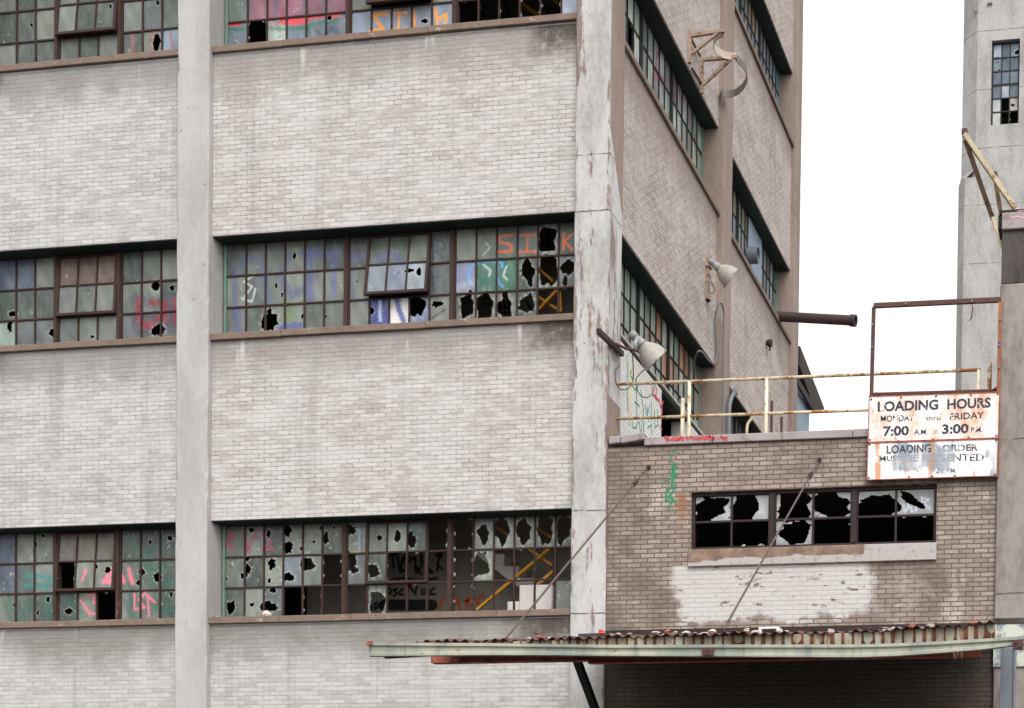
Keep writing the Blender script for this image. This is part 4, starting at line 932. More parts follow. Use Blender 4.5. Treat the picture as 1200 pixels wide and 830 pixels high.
# painted apron behind the gutter, streaked with rust under each corrugation
t = NT('streaked_apron')
x, y, z = t.sep(); CP = .102
at_ = t.n('ShaderNodeAttribute'); at_.attribute_name = 'rise'; hh = at_.outputs['Fac']
u_ = t.math('DIVIDE', t.math('ADD', x, t.math('MULTIPLY', t.math('SUBTRACT', t.noise(2.5, 3, stretch=(1, 0, 0)), .5), .07)), CP)
a_ = t.math('ABSOLUTE', t.math('SUBTRACT', t.math('FRACT', u_), .5))
cell = t.n('ShaderNodeTexWhiteNoise', noise_dimensions='1D'); t.put(cell.inputs['W'], t.math('FLOOR', u_)); rc_ = cell.outputs['Value']
hb = t.math('SUBTRACT', t.math('MULTIPLY', t.math('MULTIPLY', rc_, rc_), .55), t.ramp(t.noise(1.2, 3, .6, stretch=(1, 0, 0), loc=(3, 0, 0)), .40, .60, .45, .02))
pr_ = t.math('MULTIPLY', t.math('SQRT', t.ramp(t.math('SUBTRACT', hh, hb), 0, .35, 0, 1, False)), t.math('ADD', .25, t.math('MULTIPLY', rc_, .20)))
e_ = t.math('MULTIPLY', t.math('SUBTRACT', t.noise(28, 3, .6, stretch=(1, 1, .4)), .5), .22)
mk = t.ramp(t.math('ADD', t.math('SUBTRACT', a_, pr_), e_), -.03, .035)
cc = t.mix(t.ramp(t.noise(6, 3), .3, .7, 0, .5), lin((156, 157, 142)), lin((148, 134, 110)))
cc = t.mix(t.ramp(t.noise(19, 4, .7, stretch=(1, 1, .2)), .48, .66, 0, .75), cc, lin((124, 84, 58)))
rr = t.mix(t.ramp(t.math('ADD', hh, t.math('MULTIPLY', t.noise(12, 3), .6)), .45, .9), lin((60, 38, 36)), lin((108, 64, 44)))
MT['apron'] = t.fin(t.mix(mk, cc, rr), .8, t.noise(20, 3), .2, .004)
mb = MB(); va = []
for x in [433+k*(1166-433)/60 for k in range(61)]:
    a = atY(x, interp(LIP, x)+3, FY+.16); b = atY(x, min(interp(ROOF, x), interp(LIP, x)-.3)+1.2, FY+.16)
    va.append((a, b))
for i in range(len(va)-1):
    (a, b), (c, d) = va[i], va[i+1]; o = np.array((0, .02, 0))
    mb.hexa([a, c, c+o, a+o, b, d, d+o, b+o])
apo = mb.build('apron', 'apron', cn)
atr = apo.data.attributes.new('rise', 'FLOAT', 'POINT'); atr.data.foreach_set('value', [v for _ in range(len(va)-1) for v in (0, 0, 0, 0, 1, 1, 1, 1)])
# corrugated sheet: real corrugations running from wall to gutter
XB0, XB1 = -.02, AX1
mb = MB(); nc = 9; ncol = int((XB1-XB0)/CP)*nc; rowsN = 5
fx0, fx1 = P[0][0][0], float(atY(1165, 731, FY)[0])
ff = []
for k in range(401):
    x = 433+(1230-433)*k/400; ff.append((atY(x, interp(ROOF, x), FY+.12)[0], atY(x, interp(ROOF, x), FY+.12)[2]))
fa = np.array(ff)
NV = int((fx1-fx0)/CP*8); ys = [FY+.10, FY+.5, FY+2, FY+4.5, AY-.032]
vv = []
rgn = np.random.RandomState(4)
for j, yv in enumerate(ys):
    tt = (yv-ys[0])/(ys[-1]-ys[0])
    for i in range(NV+1):
        s_ = i/NV; yv = ys[j]-((.05*math.sin(i*.037)*math.sin(i*.011+1)+.03*math.sin(i*.19)) if j == 0 else 0); xf = fx0+(fx1-fx0)*s_; xw = XB0+.02+(XB1-XB0-.03)*s_; X = xf+(xw-xf)*tt
        zf = np.interp(xf, fa[:, 0], fa[:, 1]); zw = -4.70
        sag = .06*math.sin(math.pi*tt)
        vv.append((X, yv, zf+(zw-zf)*tt-sag+.0145*math.cos(2*math.pi*i/8)+.006*math.sin(i*.13)+.004*math.sin(i*.41+1)))
fsx = [(j*(NV+1)+i, j*(NV+1)+i+1, (j+1)*(NV+1)+i+1, (j+1)*(NV+1)+i) for j in range(len(ys)-1) for i in range(NV)]
mb.add(vv, fsx)
rs_ = mb.build('roof_sheet', 'sheet', cn, smooth=True); so = rs_.modifiers.new('thick', 'SOLIDIFY'); so.thickness = .004; so.offset = -1
def roofz(X, Y):
    tt = (Y-ys[0])/(ys[-1]-ys[0]); zf = np.interp(X, fa[:, 0], fa[:, 1]); return zf+(-4.70-zf)*tt-.06*math.sin(math.pi*tt)
# steel under the sheet
YBm = -5.45
bl = atY(508, 772, YBm); 
mb = MB(); za = float(atY(600, 776.5, YBm)[2]); zb = roofz(2, YBm)-.04
xa = float(bl[0]); xe = float(atY(690, 774, YBm)[0])
mb.box((xa, YBm-.05, za), (xe, YBm+.05, za+.012)); mb.box((xa, YBm-.006, za+.0125), (xe, YBm+.006, za+.20)); mb.box((xa, YBm-.05, za+.2005), (xe, YBm+.05, za+.212))
z2 = float(atY(900, 774.5, YBm)[2])
mb.box((xe+.002, YBm-.05, z2), (6.1, YBm+.05, z2+.012)); mb.box((xe+.002, YBm-.006, z2+.0125), (6.1, YBm+.006, z2+.20))
mb.box((xa, YBm-.075, za-.002), (xe-.15, YBm-.062, za+.19)); mb.build('beam', 'rust_red', cn)
for xr in (.03, 2.0, 4.0, 5.65):
    m = MB(); a = (xr, FY+.2, roofz(xr, FY+.2)-.10); b = (xr, AY-.04, -4.70-.10); m.beam(a, b, .07, .08); m.build('rafter', 'black' if xr < 1 else 'rust_dark', cn)
for yv in (-6.6, -3.6, -1.8):
    m = MB(); m.beam((.06, yv, roofz(1, yv)-.08), (5.6, yv, roofz(5, yv)-.08), .05, .07); m.build('purlin', 'rust_dark', cn)
# black knee brace
a = atX(677, 776, .03); b = atX(700, 838, .03)
d = (b-a); b2 = a+d*1.6; a2 = a-d*.35
m = MB(); m.beam(a2, b2, .10, .10, (1, 0, 0)); m.build('knee_brace', 'black', cn)
# tie rods with turnbuckles and wall plates
for (x0, y0, x1, y1) in ((760, 547, 593, 748), (960, 539, 848, 738)):
    a = atY(x0, y0, AY-.01); 
    X = a[0]
    best = atX(x1, y1, X)
    e = Vector(best); s_ = Vector(a)
    m = MB(); m.tube([s_, e], .013, 8); rod = m.build('tie_rod', 'rod', cn)
    d = (e-s_).normalized(); c = s_+d*.75
    m = MB(); m.tube([c-d*.12, c-d*.09, c+d*.09, c+d*.12], [.016, .030, .030, .016], 8); m.build('turnbuckle', 'rust_black', rod)
    m = MB(); m.box((X-.028, AY-.012, s_.z-.028), (X+.028, AY-.0005, s_.z+.028)); m.tube([s_, s_+d*.10], .022, 8); m.build('wall_plate', 'rust_black', rod)
# front bolt plate and right post with its bracket
q = atY(830, 765, FY-.015)
m = MB(); m.box((q[0]-.06, FY-.03, q[2]-.03), (q[0]+.06, FY-.013, q[2]+.05)); m.lathe([(0, .02), (.015, .02), (.015, 0)], (q[0]-.01, FY-.03, q[2]+.03), (0, -1, 0), 8); m.lathe([(0, .02), (.015, .02), (.015, 0)], (q[0]-.01, FY-.03, q[2]-.01), (0, -1, 0), 8); m.build('bolt_plate', 'rust_dark', cn)
pa = atY(1172.5, 765, -6.6); pb = atY(1190, 765, -6.6)
m = MB(); zt = float(atY(1180, 759, -6.6)[2])
m.box((pa[0], -6.6, GZ), (pa[0]+.02, -6.45, zt)); m.box((pb[0]-.02, -6.6, GZ), (pb[0], -6.45, zt)); m.box((pa[0]+.0205, -6.585, GZ), (pb[0]-.0205, -6.57, zt)); m.build('canopy_post', 'galv', cn, bevel=.004)
q = atY(1193, 756, FY-.02); m = MB(); m.box((q[0]-.05, FY-.03, q[2]-.04), (q[0]+.05, FY+.02, q[2]+.05)); m.lathe([(0, .014), (.02, .014), (.02, 0)], (q[0]-.02, FY-.03, q[2]+.02), (0, -1, 0), 8); m.lathe([(0, .014), (.02, .014), (.02, 0)], (q[0]+.02, FY-.03, q[2]-.015), (0, -1, 0), 8); m.build('bolt_plate', 'rust_dark', cn)
# torn remains hanging from the gutter near its right end
m = MB(); rg = random.Random(5)
for k in range(9):
    x = 1117+k*1.4; a = atY(x, 764+rg.uniform(-1, 1), FY-.012); b = atY(x+rg.uniform(-2, 2), 770+rg.uniform(-2, 3), FY-.012); m.tube([a, b], .006, 5)
m.build('torn_strip', 'rust_dark', cn)

# rubble on the canopy roof
ra = random.Random(12)
DEB = [(600, 'rubble_red'), (620, 'rubble_pale'), (634, 'rubble_red'), (645, 'rubble_pale'), (661, 'rubble_dark'), (668, 'rubble_pale'), (716, 'rubble_pale'), (728, 'rubble_pale'), (768, 'rubble_pale'), (783, 'rubble_red'), (806, 'rubble_dark'), (815, 'rubble_pale'), (822, 'rubble_red'), (834, 'rubble_pale'), (868, 'rubble_pale'), (874, 'rubble_pale'), (886, 'rubble_red'), (912, 'rubble_pale'), (922, 'rubble_pale'), (938, 'rubble_red'), (955, 'rubble_dark'), (1002, 'rubble_pale'), (1008, 'rubble_red'), (1023, 'rubble_red'), (1038, 'rubble_pale'), (1044, 'rubble_red'), (1055, 'rubble_pale'), (1137, 'rubble_pale'), (1142, 'rubble_red')]
rq = random.Random(77)
DEB += [(rq.uniform(700, 1160), rq.choice(('rubble_pale', 'rubble_pale', 'rubble_red', 'rubble_dark'))) for _ in range(34)]
LABD = {'rubble_pale': 'pale crumb of rubble among others on the rusty canopy roof', 'rubble_red': 'reddish crumb of rubble among others on the rusty canopy roof', 'rubble_dark': 'dark crumb of rubble among others on the rusty canopy roof'}
for k, (x, mt) in enumerate(DEB):
    Y = ra.uniform(-7.25, -5.5); yy = interp(ROOF, x); q = atY(x, yy, Y)
    rock('brick_chip', (q[0], Y, roofz(q[0], Y)+.012), ra.uniform(.018, .036), mt, LABD[mt], 'rubble', {'rubble_pale': 'pale rubble on the canopy roof', 'rubble_red': 'reddish rubble on the canopy roof', 'rubble_dark': 'dark rubble on the canopy roof'}[mt], (1.6, .9, ra.uniform(.35, .65)), k)
q = atY(705, 742, -6.9); rock('red_cap', (q[0], -6.9, roofz(q[0], -6.9)+.04), .03, 'red_cap', 'small bright red cap on the canopy roof in front of the pier', 'cap', None, (1, .9, .8), 5)
m = MB(); a = atY(680, 745, -6.7); b = atY(712, 744, -6.7); m.beam((a[0], -6.7, roofz(a[0], -6.7)+.035), (b[0], -6.7, roofz(b[0], -6.7)+.035), .12, .03); tag(m.build('roof_board', 'rubble_dark', None), 'dark flat board lying on the canopy roof beside the red cap', 'board')
m = MB(); a = atY(889, 742, -6.3); b = atY(913, 741, -6.3)
z = roofz(a[0], -6.3)+.022
m.box((a[0], -6.3, z+.055), (b[0], -6.1, z+.075)); m.box((a[0], -6.3, z), (a[0]+.03, -6.1, z+.0545)); m.box((b[0]-.03, -6.3, z), (b[0], -6.1, z+.0545)); tag(m.build('white_tray', 'white_metal', None), 'white upturned tray lying on the canopy roof', 'tray')
m = MB(); m.beam((float(atY(626, 746, -6.2)[0]), -6.2, roofz(1, -6.2)+.10), (float(atY(640, 749, -6.2)[0]), -6.2, roofz(1, -6.2)+.03), .02, .02); tag(m.build('twig', 'rust_dark', None), 'thin dark stick jutting up from the canopy roof rubble', 'stick')

# ================================================================== SIGN
sg = empty('loading_hours_sign', (4.84, -.1, -2.53), 'rusty white LOADING HOURS sign under an empty steel frame', 'sign')
SY = -.06
def S(x, y, Y=SY): return atY(x, y, Y)
def sign_mat(name, base, rusty_amt, blue):
    t = NT(name)
    c = t.mix(t.ramp(t.noise(1.4, 5, .6), .35, .7, 0, .5), base, lin((232, 226, 222)))
    n1 = t.noise(2.6, 6, .68, stretch=(1, 1, .55), loc=(blue*5, 0, 0))
    c = t.mix(t.ramp(n1, .52-.1*rusty_amt, .72-.1*rusty_amt, 0, .85), c, lin((216, 156, 118)))
    c = t.mix(t.ramp(t.noise(4.2, 5, .7, stretch=(1, 1, .5), loc=(3, 2, blue)), .60, .70, 0, .9), c, lin((190, 112, 72)))
    if blue:
        x, y, z = t.sep()
        e = t.math('MULTIPLY', t.math('SUBTRACT', t.noise(5, 5, .65), .5), .5)
        zz = t.math('ADD', z, e); xx = t.math('ADD', x, e)
        a = t.math('MULTIPLY', t.math('MULTIPLY', t.ramp(xx, 4.20, 4.3), t.ramp(xx, 5.10, 5.2, 1, 0)), t.math('MULTIPLY', t.ramp(zz, -2.46, -2.42), t.ramp(zz, -2.13, -2.03, 1, 0)))
        b = t.ramp(xx, 5.66, 5.70)
        m_ = t.math('MAXIMUM', a, t.math('MULTIPLY', b, .9))
        c = t.mix(t.math('MULTIPLY', m_, t.ramp(t.noise(9, 4, .6, stretch=(1, 1, .3)), .3, .62, .25, 1)), c, lin((146, 154, 164)))
        s_ = t.math('MULTIPLY', t.ramp(t.math('ABSOLUTE', t.math('SUBTRACT', t.math('ADD', x, t.math('MULTIPLY', e, .2)), 4.06)), .02, .05, 1, 0), t.ramp(t.noise(6, 3), .35, .5))
        c = t.mix(t.math('MULTIPLY', s_, .8), c, lin((196, 128, 70)))
        s_ = t.math('MULTIPLY', t.ramp(t.math('ABSOLUTE', t.math('SUBTRACT', t.math('ADD', x, t.math('MULTIPLY', e, .2)), 4.83)), .02, .06, 1, 0), t.ramp(t.noise(6, 3), .35, .5))
        c = t.mix(t.math('MULTIPLY', s_, .7), c, lin((180, 128, 84)))
    return t.fin(c, .6, n1, .1, .003)
MT['sign_top'] = sign_mat('rust_bloomed_white_sign', lin((240, 232, 226)), .9, 0)
MT['sign_low'] = sign_mat('worn_white_sign', lin((238, 236, 233)), .1, 1)
def panel(c4, mat, name='panel', d=.012):
    q = [S(*p) for p in c4]      # TL TR BR BL
    m = MB(); o = np.array((0, d, 0)); m.hexa([q[3], q[2], q[2]+o, q[3]+o, q[0], q[1], q[1]+o, q[0]+o]); return m.build(name, mat, sg, bevel=.003)
TOPP = [(1018.5, 464.5), (1171.5, 459.5), (1170, 513.2), (1017.3, 518.4)]
LOWP = [(1017.2, 519.3), (1170, 514.2), (1168.3, 557.8), (1016, 562.6)]
p1 = panel(TOPP, 'sign_top'); p2 = panel(LOWP, 'sign_low')
# rusty rim, bolts
def rim(c4, par):
    m = MB(); q = [S(*p, SY-.004) for p in c4]
    for a, b in ((0, 1), (1, 2), (2, 3), (3, 0)): m.beam(q[a], q[b], .012, .012)
    m.build('rim', 'rust_red', par)
rim(TOPP, p1); rim(LOWP, p2)
for par, pts in ((p1, [(1021, 468), (1056, 466), (1097, 464.5), (1138, 463.2), (1169, 462), (1019.5, 515.5), (1053, 517), (1093, 515), (1135, 513), (1167.5, 510.5)]), (p2, [(1019, 521), (1167.5, 516), (1018, 560), (1065, 559), (1092, 558.5), (1119, 557.5), (1166, 556)])):
    for (x, y) in pts:
        m = MB(); q = S(x, y, SY-.001); m.lathe([(0, .014), (.010, .012), (.012, 0.0)], q, (0, -1, 0), 10); m.build('bolt', 'rust_dark', par)
# lettering
def ink_mat(name, wear, seed):
    t = NT(name)
    n1 = t.noise(9, 5, .65, loc=(seed, 0, 0))
    c = t.mix(t.ramp(n1, .62-.3*wear, .70-.3*wear), lin((52, 58, 74)), lin((226, 210, 200)))
    return t.fin(c, .7)
MT['ink_a'] = ink_mat('navy_sign_paint', .12, 0); MT['ink_b'] = ink_mat('flaking_navy_sign_paint', .40, 3); MT['ink_c'] = ink_mat('thin_navy_sign_paint', .26, 6)
t = NT('scoured_navy_sign_paint'); x, y, z = t.sep()
e = t.math('MULTIPLY', t.math('SUBTRACT', t.noise(7, 5, .65), .5), .45); zz = t.math('ADD', z, e); xx = t.math('ADD', x, e)
a = t.math('MULTIPLY', t.math('MULTIPLY', t.ramp(xx, 4.30, 4.34), t.ramp(xx, 5.15, 5.19, 1, 0)), t.ramp(zz, -2.18, -2.12, 1, 0))
MT['ink_low'] = t.fin(t.mix(a, t.mix(t.ramp(t.noise(12, 4, .6), .52, .6), lin((58, 62, 74)), lin((190, 188, 186))), lin((152, 160, 170))), .7)
def text(s_, x0, y0, x1, y1, hpx, mat, parent, bold=.0, name='lettering'):
    """Text whose baseline runs from photo pixel (x0,y0) to (x1,y1), cap height hpx."""
    cu = bpy.data.curves.new(name, 'FONT'); cu.body = s_; cu.size = 1; cu.offset = bold; cu.extrude = .0; cu.resolution_u = 3
    ob = bpy.data.objects.new(name, cu); COL.objects.link(ob)
    dg = bpy.context.evaluated_depsgraph_get(); me = bpy.data.meshes.new_from_object(ob.evaluated_get(dg)); bpy.data.objects.remove(ob)
    V = np.array([v.co[:] for v in me.vertices]); mn, mx = V.min(0), V.max(0)
    a = S(x0, y0, SY-.003); b = S(x1, y1, SY-.003); tp = S(x0, y0-hpx, SY-.003)
    cap = .70 if s_.upper() == s_ or True else .7
    h = float(np.linalg.norm(tp-a)); ux = (b-a)/np.linalg.norm(b-a); L = float(np.linalg.norm(b-a))
    uz = np.array((0, 0, 1.))
    W = a+((V[:, :1]-mn[0])/(mx[0]-mn[0]))*L*ux+((V[:, 1:2])/cap)*h*uz
    mb = MB(); mb.v = [tuple(p) for p in W]; mb.f = [tuple(p.vertices) for p in me.polygons]; mb.m = [0]*len(mb.f)
    bpy.data.meshes.remove(me)
    return mb.build(name, mat, parent)
text('LOADING', 1028.5, 482, 1099.5, 479.5, 11, 'ink_a', p1, .030); text('HOURS', 1110, 479.3, 1161, 477, 11, 'ink_a', p1, .030)
text('MONDAY', 1032, 494.5, 1071, 493, 7.2, 'ink_b', p1, .016); text('thru', 1085, 492.6, 1102, 492, 5, 'ink_b', p1, .0); text('FRIDAY', 1113, 491.8, 1153, 490, 7.4, 'ink_c', p1, .016)
text('7:00', 1035, 510.6, 1065, 509.6, 10.5, 'ink_a', p1, .030); text('A.M.', 1071, 509.4, 1087, 509, 6, 'ink_c', p1, .006); text('to', 1092, 508.5, 1099, 508, 6.5, 'ink_b', p1, .0)
text('3:00', 1104, 508.2, 1135, 507.2, 10.5, 'ink_a', p1, .030); text('P.M.', 1138, 506.8, 1151, 506.2, 6, 'ink_c', p1, .006)
text('LOADING', 1039, 531.5, 1091, 529.7, 9.2, 'ink_a', p2, .016); text('ORDER', 1104, 528.8, 1146, 528, 7.4, 'ink_low', p2, .016)
text('MUST', 1031, 540.5, 1057, 539.8, 6, 'ink_low', p2, .01); text('BE PRESENTED', 1062, 540.7, 1153, 540, 8.2, 'ink_low', p2, .012); text('2', 1096, 554.8, 1101, 554.6, 6, 'ink_b', p2, .008); text('PM.', 1110, 554.5, 1121, 554, 6, 'ink_low', p2, .014)
# steel frame
m = MB(); FYs = SY+.03
c = [S(1024, 358.5, FYs), S(1172.5, 351.5, FYs), S(1168, 560, FYs), S(1018.5, 564, FYs), S(1021, 463, FYs), S(1170.5, 458.6, FYs)]
o_ = np.array((0, 0, .032))
m.beam(c[0]+o_*0, c[1]+o_*0, .05, .064); m.build('frame_rail', 'rust_dark', sg); m = MB(); m.beam(c[4]+np.array((0, 0, .012)), c[5]+np.array((0, 0, .012)), .04, .03)
m.build('frame_rail', 'rust_dark', sg)
m = MB(); m.beam(c[0]-o_*1.05, c[3], .05, .055, (0, 1, 0)); m.build('frame_upright', 'rust_dark', sg)
m = MB(); m.beam(c[1]-o_*1.05, c[2], .05, .055, (0, 1, 0)); m.build('frame_upright', rusty('orange_rust', lin((150, 96, 70)), lin((186, 126, 84)), .5, 6, (1, 1, .4), .8, 3.), sg)
for (x, y) in ((1024, 359), (1061.5, 356.3), (1139, 353), (1022.5, 381), (1022, 407), (1172, 375), (1171, 400.5), (1170.5, 405), (1170.5, 431)):
    m = MB(); q = S(x, y, FYs-.03); m.lathe([(0, .02), (.014, .018), (.016, 0.)], q, (0, -1, 0), 8); m.build('bolt', 'conduit', sg)
m = MB(); m.tube([S(1139, 357, FYs-.02), S(1140, 362, FYs-.03), S(1139, 367, FYs-.04), S(1138.5, 373, FYs-.03), S(1136, 376, FYs-.03)], .008, 6); m.build('hook', 'rust_dark', sg)
for pts in (((1026, 461.8), (1034, 461.6), (1026, 459.4)), ((1161, 458.2), (1169, 458), (1169.5, 451.5))):
    m = MB(); m.prism([S(*p, FYs-.02) for p in pts], (0, .03, 0)); m.build('gusset', 'rust_dark', sg)

# ================================================================== RAILING on the annex roof
rl = empty('roof_railing', (3, .45, -2.12), 'cream rust flecked pipe railing along the annex roof edge', 'railing')
RY = .45
a, b = atY(724, 450.5, RY), atY(1149, 433.5, RY)
m = MB(); m.tube([a, b], .023, 10); m.build('top_rail', 'cream_rail', rl, smooth=True)
b2 = atY(1149, 476, RY); a2 = atY(721, 491, RY)
m = MB(); m.tube([a2, a2+(b2-a2)*1.0], .022, 10); m.build('middle_rail', 'cream_rail', rl, smooth=True)
for x, yt in ((808, 447), (898.5, 443.5), (1147, 433.5)):
    q = atY(x, yt, RY); m = MB(); m.tube([(q[0], RY, -2.12), (q[0], RY, q[2])], .026, 10); m.build('rail_post', 'cream_post', rl, smooth=True)
q = atY(1160, 424, .35); m = MB(); m.tube([(q[0], .35, -2.12), (q[0], .35, q[2]-.03), (q[0], .35, q[2])], [.032, .032, .02], 10); tag(m.build('pipe_stub', 'cream_rail', None, smooth=True), 'lone rusty cream pipe standing at the right end of the railing', 'pipe')
q = atY(799.5, 470, .9); m = MB(); m.box((q[0]-.02, .9, -2.12), (q[0]+.025, .95, float(atY(804, 466, .9)[2]))); tag(m.build('timber_upright', 'cream_post', None), 'short cream timber upright before the dark doorway', 'upright')

# ================================================================== FLOODLIGHTS
def smoothp(P, n=5):
    P = [np.array(p, float) for p in P]; out = []
    for i in range(len(P)-1):
        p0 = P[max(i-1, 0)]; p1 = P[i]; p2 = P[i+1]; p3 = P[min(i+2, len(P)-1)]
        for k in range(n):
            t_ = k/n; out.append(.5*((2*p1)+(-p0+p2)*t_+(2*p0-5*p1+4*p2-p3)*t_**2+(-p0+3*p1-3*p2+p3)*t_**3))
    out.append(P[-1]); return out
def floodlight(O, axis, s, label, arm):
    e = empty('floodlight', O, label, 'floodlight')
    O = Vector([float(v) for v in O]); ax_ = Vector(axis).normalized()
    m = MB(); m.lathe([(t_*s, r_*s) for t_, r_ in ((-.27, .0), (-.27, .05), (-.24, .07), (-.16, .075), (-.155, .066), (-.12, .066), (-.115, .08), (-.06, .085), (-.02, .10), (0, .10), (0, .0))], O, ax_, 20); 
    m.build('neck', 'lamp_neck', e, smooth=True)
    pr = [(0.0, .085), (.05, .12), (.12, .175), (.22, .225), (.34, .245), (.355, .250), (.355, .235), (.22, .21), (.10, .15), (.03, .08)]
    m = MB(); m.lathe([(t_*s, r_*s) for t_, r_ in pr], O, ax_, 32); m.build('shade', 'lamp_shade', e, smooth=True)
    m = MB(); m.lathe([(.33*s, .0), (.335*s, .228*s), (.325*s, .228*s), (.32*s, 0)], O, ax_, 24); m.build('lens', flat('dusty_lens', (120, 124, 126)), e)
    sd = ax_.orthogonal().normalized(); sd2 = ax_.cross(sd)
    for q_ in range(6):
        th = q_*math.pi/3; m = MB(); m.lathe([(0, .012), (.02, .012), (.024, 0)], O+ax_*(.335*s)+(sd*math.cos(th)+sd2*math.sin(th))*(.246*s), sd*math.cos(th)+sd2*math.sin(th), 6); m.build('rim_clip', 'lamp_neck', e)
    for nm, pts, r, mat in arm:
        m = MB(); m.tube(smoothp(pts, 6) if nm == 'cable' else pts, r, 8); m.build(nm, mat, e, smooth=True)
    return e
o1 = atX(752, 404, .38)
w1 = atX(716, 398, .02)
f1 = floodlight(o1, (.62, .42, -.66), .88, 'white bell floodlight on a rusty arm at the factory corner, above the white wall', [
    ('arm', [atX(721, 403, .05), atX(735, 409, .2), atX(748, 411.5, .36)], .022, 'rust_dark'),
    ('yoke', [atX(745, 411, .36), atX(744.5, 402, .36), atX(747, 396, .36)], .03, 'lamp_neck'),
    ('cable', [atX(741, 411, .3), atX(742, 432, .25), atX(741.5, 448, .2), atX(735, 456, .15), atX(727, 456, .08), atX(722, 449, .05), atX(721, 436, .04), atX(726, 428, .03)], .008, 'cable'),
    ('cable', [atX(758, 431, .35), atX(750, 438, .25), atX(745, 446, .15), atX(748, 460, .1), atX(756, 466, .08), atX(764, 462, .06), atX(768, 450, .04), atX(769, 440, .03)], .008, 'cable')])
ba, bb = atX(700, 387, .03), atX(728, 415, .03)
# rusty angle iron bolted across the corner
m = MB(); m.beam(atX(701, 388, .05), atX(729, 415, .05), .06, .075); m.build('wall_bracket', 'rust_black', f1)
o2 = atX(842, 314, .42)
f2 = floodlight(o2, (.70, .42, -.50), .78, 'white bell floodlight on an upright strip high on the side wall', [
    ('arm', [atX(829, 305, -.05), atX(833, 309, .12), atX(837.5, 311.5, .3)], .02, 'lamp_neck'),
    ('cable', [atX(832, 322, -.05), atX(834, 332, .02), atX(837, 338, .05), atX(837, 343, .05), atX(833.5, 344, .02), atX(831, 340, -.02), atX(831, 330, -.06)], .008, 'cable')])
a, b = atX(828.5, 298, -RS), atX(827, 351, -RS)
m = MB(); m.box((-RS, a[1]-.06, b[2]), (-RS+.05, a[1]+.06, a[2])); m.box((-RS, a[1]-.1, a[2]-.25), (-RS+.09, a[1]+.1, a[2]-.05)); m.box((-RS, a[1]-.09, b[2]), (-RS+.07, a[1]+.09, b[2]+.12)); m.build('mounting_strip', 'collar', f2)

# ================================================================== FLUE COLLAR BRACKETS
fl = empty('flue_bracket', atX(815, 60, -RS), 'rusty pair of triangular wall brackets holding opened steel flue collars', 'bracket')
Zb = float(atX(811, 41, -RS)[2])
def brk(xt, yt, xe, ye, xl, yl):
    t0 = atX(xt, yt, -RS+.03); Y = t0[1]
    end = atY(xe, ye, Y); bot = atY(xl, yl, Y)
    m = MB()
    m.beam((-RS+.03, Y, t0[2]+.08), (-RS+.03, Y, bot[2]-.10), .07, .06, (1, 0, 0))
    m.beam((-RS+.06, Y, t0[2]-.03), (end[0], Y, end[2]), .06, .06)
    m.beam((-RS+.06, Y, bot[2]+.05), (end[0]-.12, Y, end[2]-.03), .05, .05)
    m.build('wall_bracket', 'collar', fl, bevel=.004)
    return end
e1 = brk(808.5, 40, 849, 36, 809, 67); e2 = brk(822.5, 68, 864, 67, 823, 103)
m = MB(); m.beam(atX(810, 46, -RS+.05), atX(820.5, 66, -RS+.05), .03, .03); m.beam(atX(811, 80, -RS+.03), atX(822, 98, -RS+.03), .03, .03); m.build('cross_tie', 'rust_dark', fl)
def strap(pts, h, mat, name='collar_strap'):
    m = MB(); P = [Vector(p) for p in pts]; n = len(P)
    for i in range(n-1):
        a, b = P[i], P[i+1]; d = (b-a).normalized(); s_ = d.cross(Vector((0, 0, 1))).normalized()*.006; z = Vector((0, 0, h/2))
        m.hexa([a-s_-z, a+s_-z, b+s_-z, b-s_-z, a-s_+z, a+s_+z, b+s_+z, b-s_+z])
    m.build(name, mat, fl)
zc_ = float((e1[2]+e2[2])/2)
strap(smoothp([atZ(x, y, zc_) for x, y in ((849, 39), (841, 42), (836.5, 49), (838, 57), (846, 63), (854, 65.5), (863, 66.5))]), .13, 'strap')
strap(smoothp([atZ(x, y, zc_) for x, y in ((863, 68), (869, 74), (874.5, 82), (875, 92), (871, 101), (863, 108), (854, 110.5), (846, 110), (843.5, 115))]), .13, 'strap_dark')

# ================================================================== PIPES AND CONDUITS on the side wall
q0 = atX(911, 371, -RS+.0); q1 = atY(1003, 376, q0[1]-.2)
m = MB(); d = Vector(q1)-Vector(q0)
m.lathe([(-.1, .0), (-.1, .105), (d.length-.12, .105), (d.length-.12, .125), (d.length, .125), (d.length, .10), (d.length-.3, .10), (d.length-.3, 0)], q0, d, 20); MT['pipe_brown'] = rusty('dull_brown_pipe', lin((72, 56, 54)), lin((92, 64, 54)), .35, 5, seed=3., deep=lin((52, 40, 38)))
tag(m.build('steel_pipe', 'pipe_brown', None, smooth=False), 'thick brown steel pipe jutting from the side wall into the sky', 'pipe')
def cx_(x, y, X): return atX(x, y, X)
m = MB(); m.tube(smoothp([cx_(813, 432, -.40), cx_(814, 421, -.25), cx_(818, 412, -.08), cx_(823, 413, -.08), cx_(829, 421, -.08), cx_(835, 426, -.08), cx_(838.5, 424, -.08), cx_(840, 410, -.08), cx_(838, 385, -.08), cx_(838, 372, -.06), cx_(841, 360, .0), cx_(844, 354.5, .04), cx_(847, 360, .05), cx_(848.5, 375, .05), cx_(848, 420, .05), cx_(847.5, 470, .05), cx_(847, 520, .05)], 5), .017, 8); tag(m.build('conduit', 'conduit', None, smooth=True), 'thin grey conduit looping over the brick edge and down the taupe pier', 'conduit')
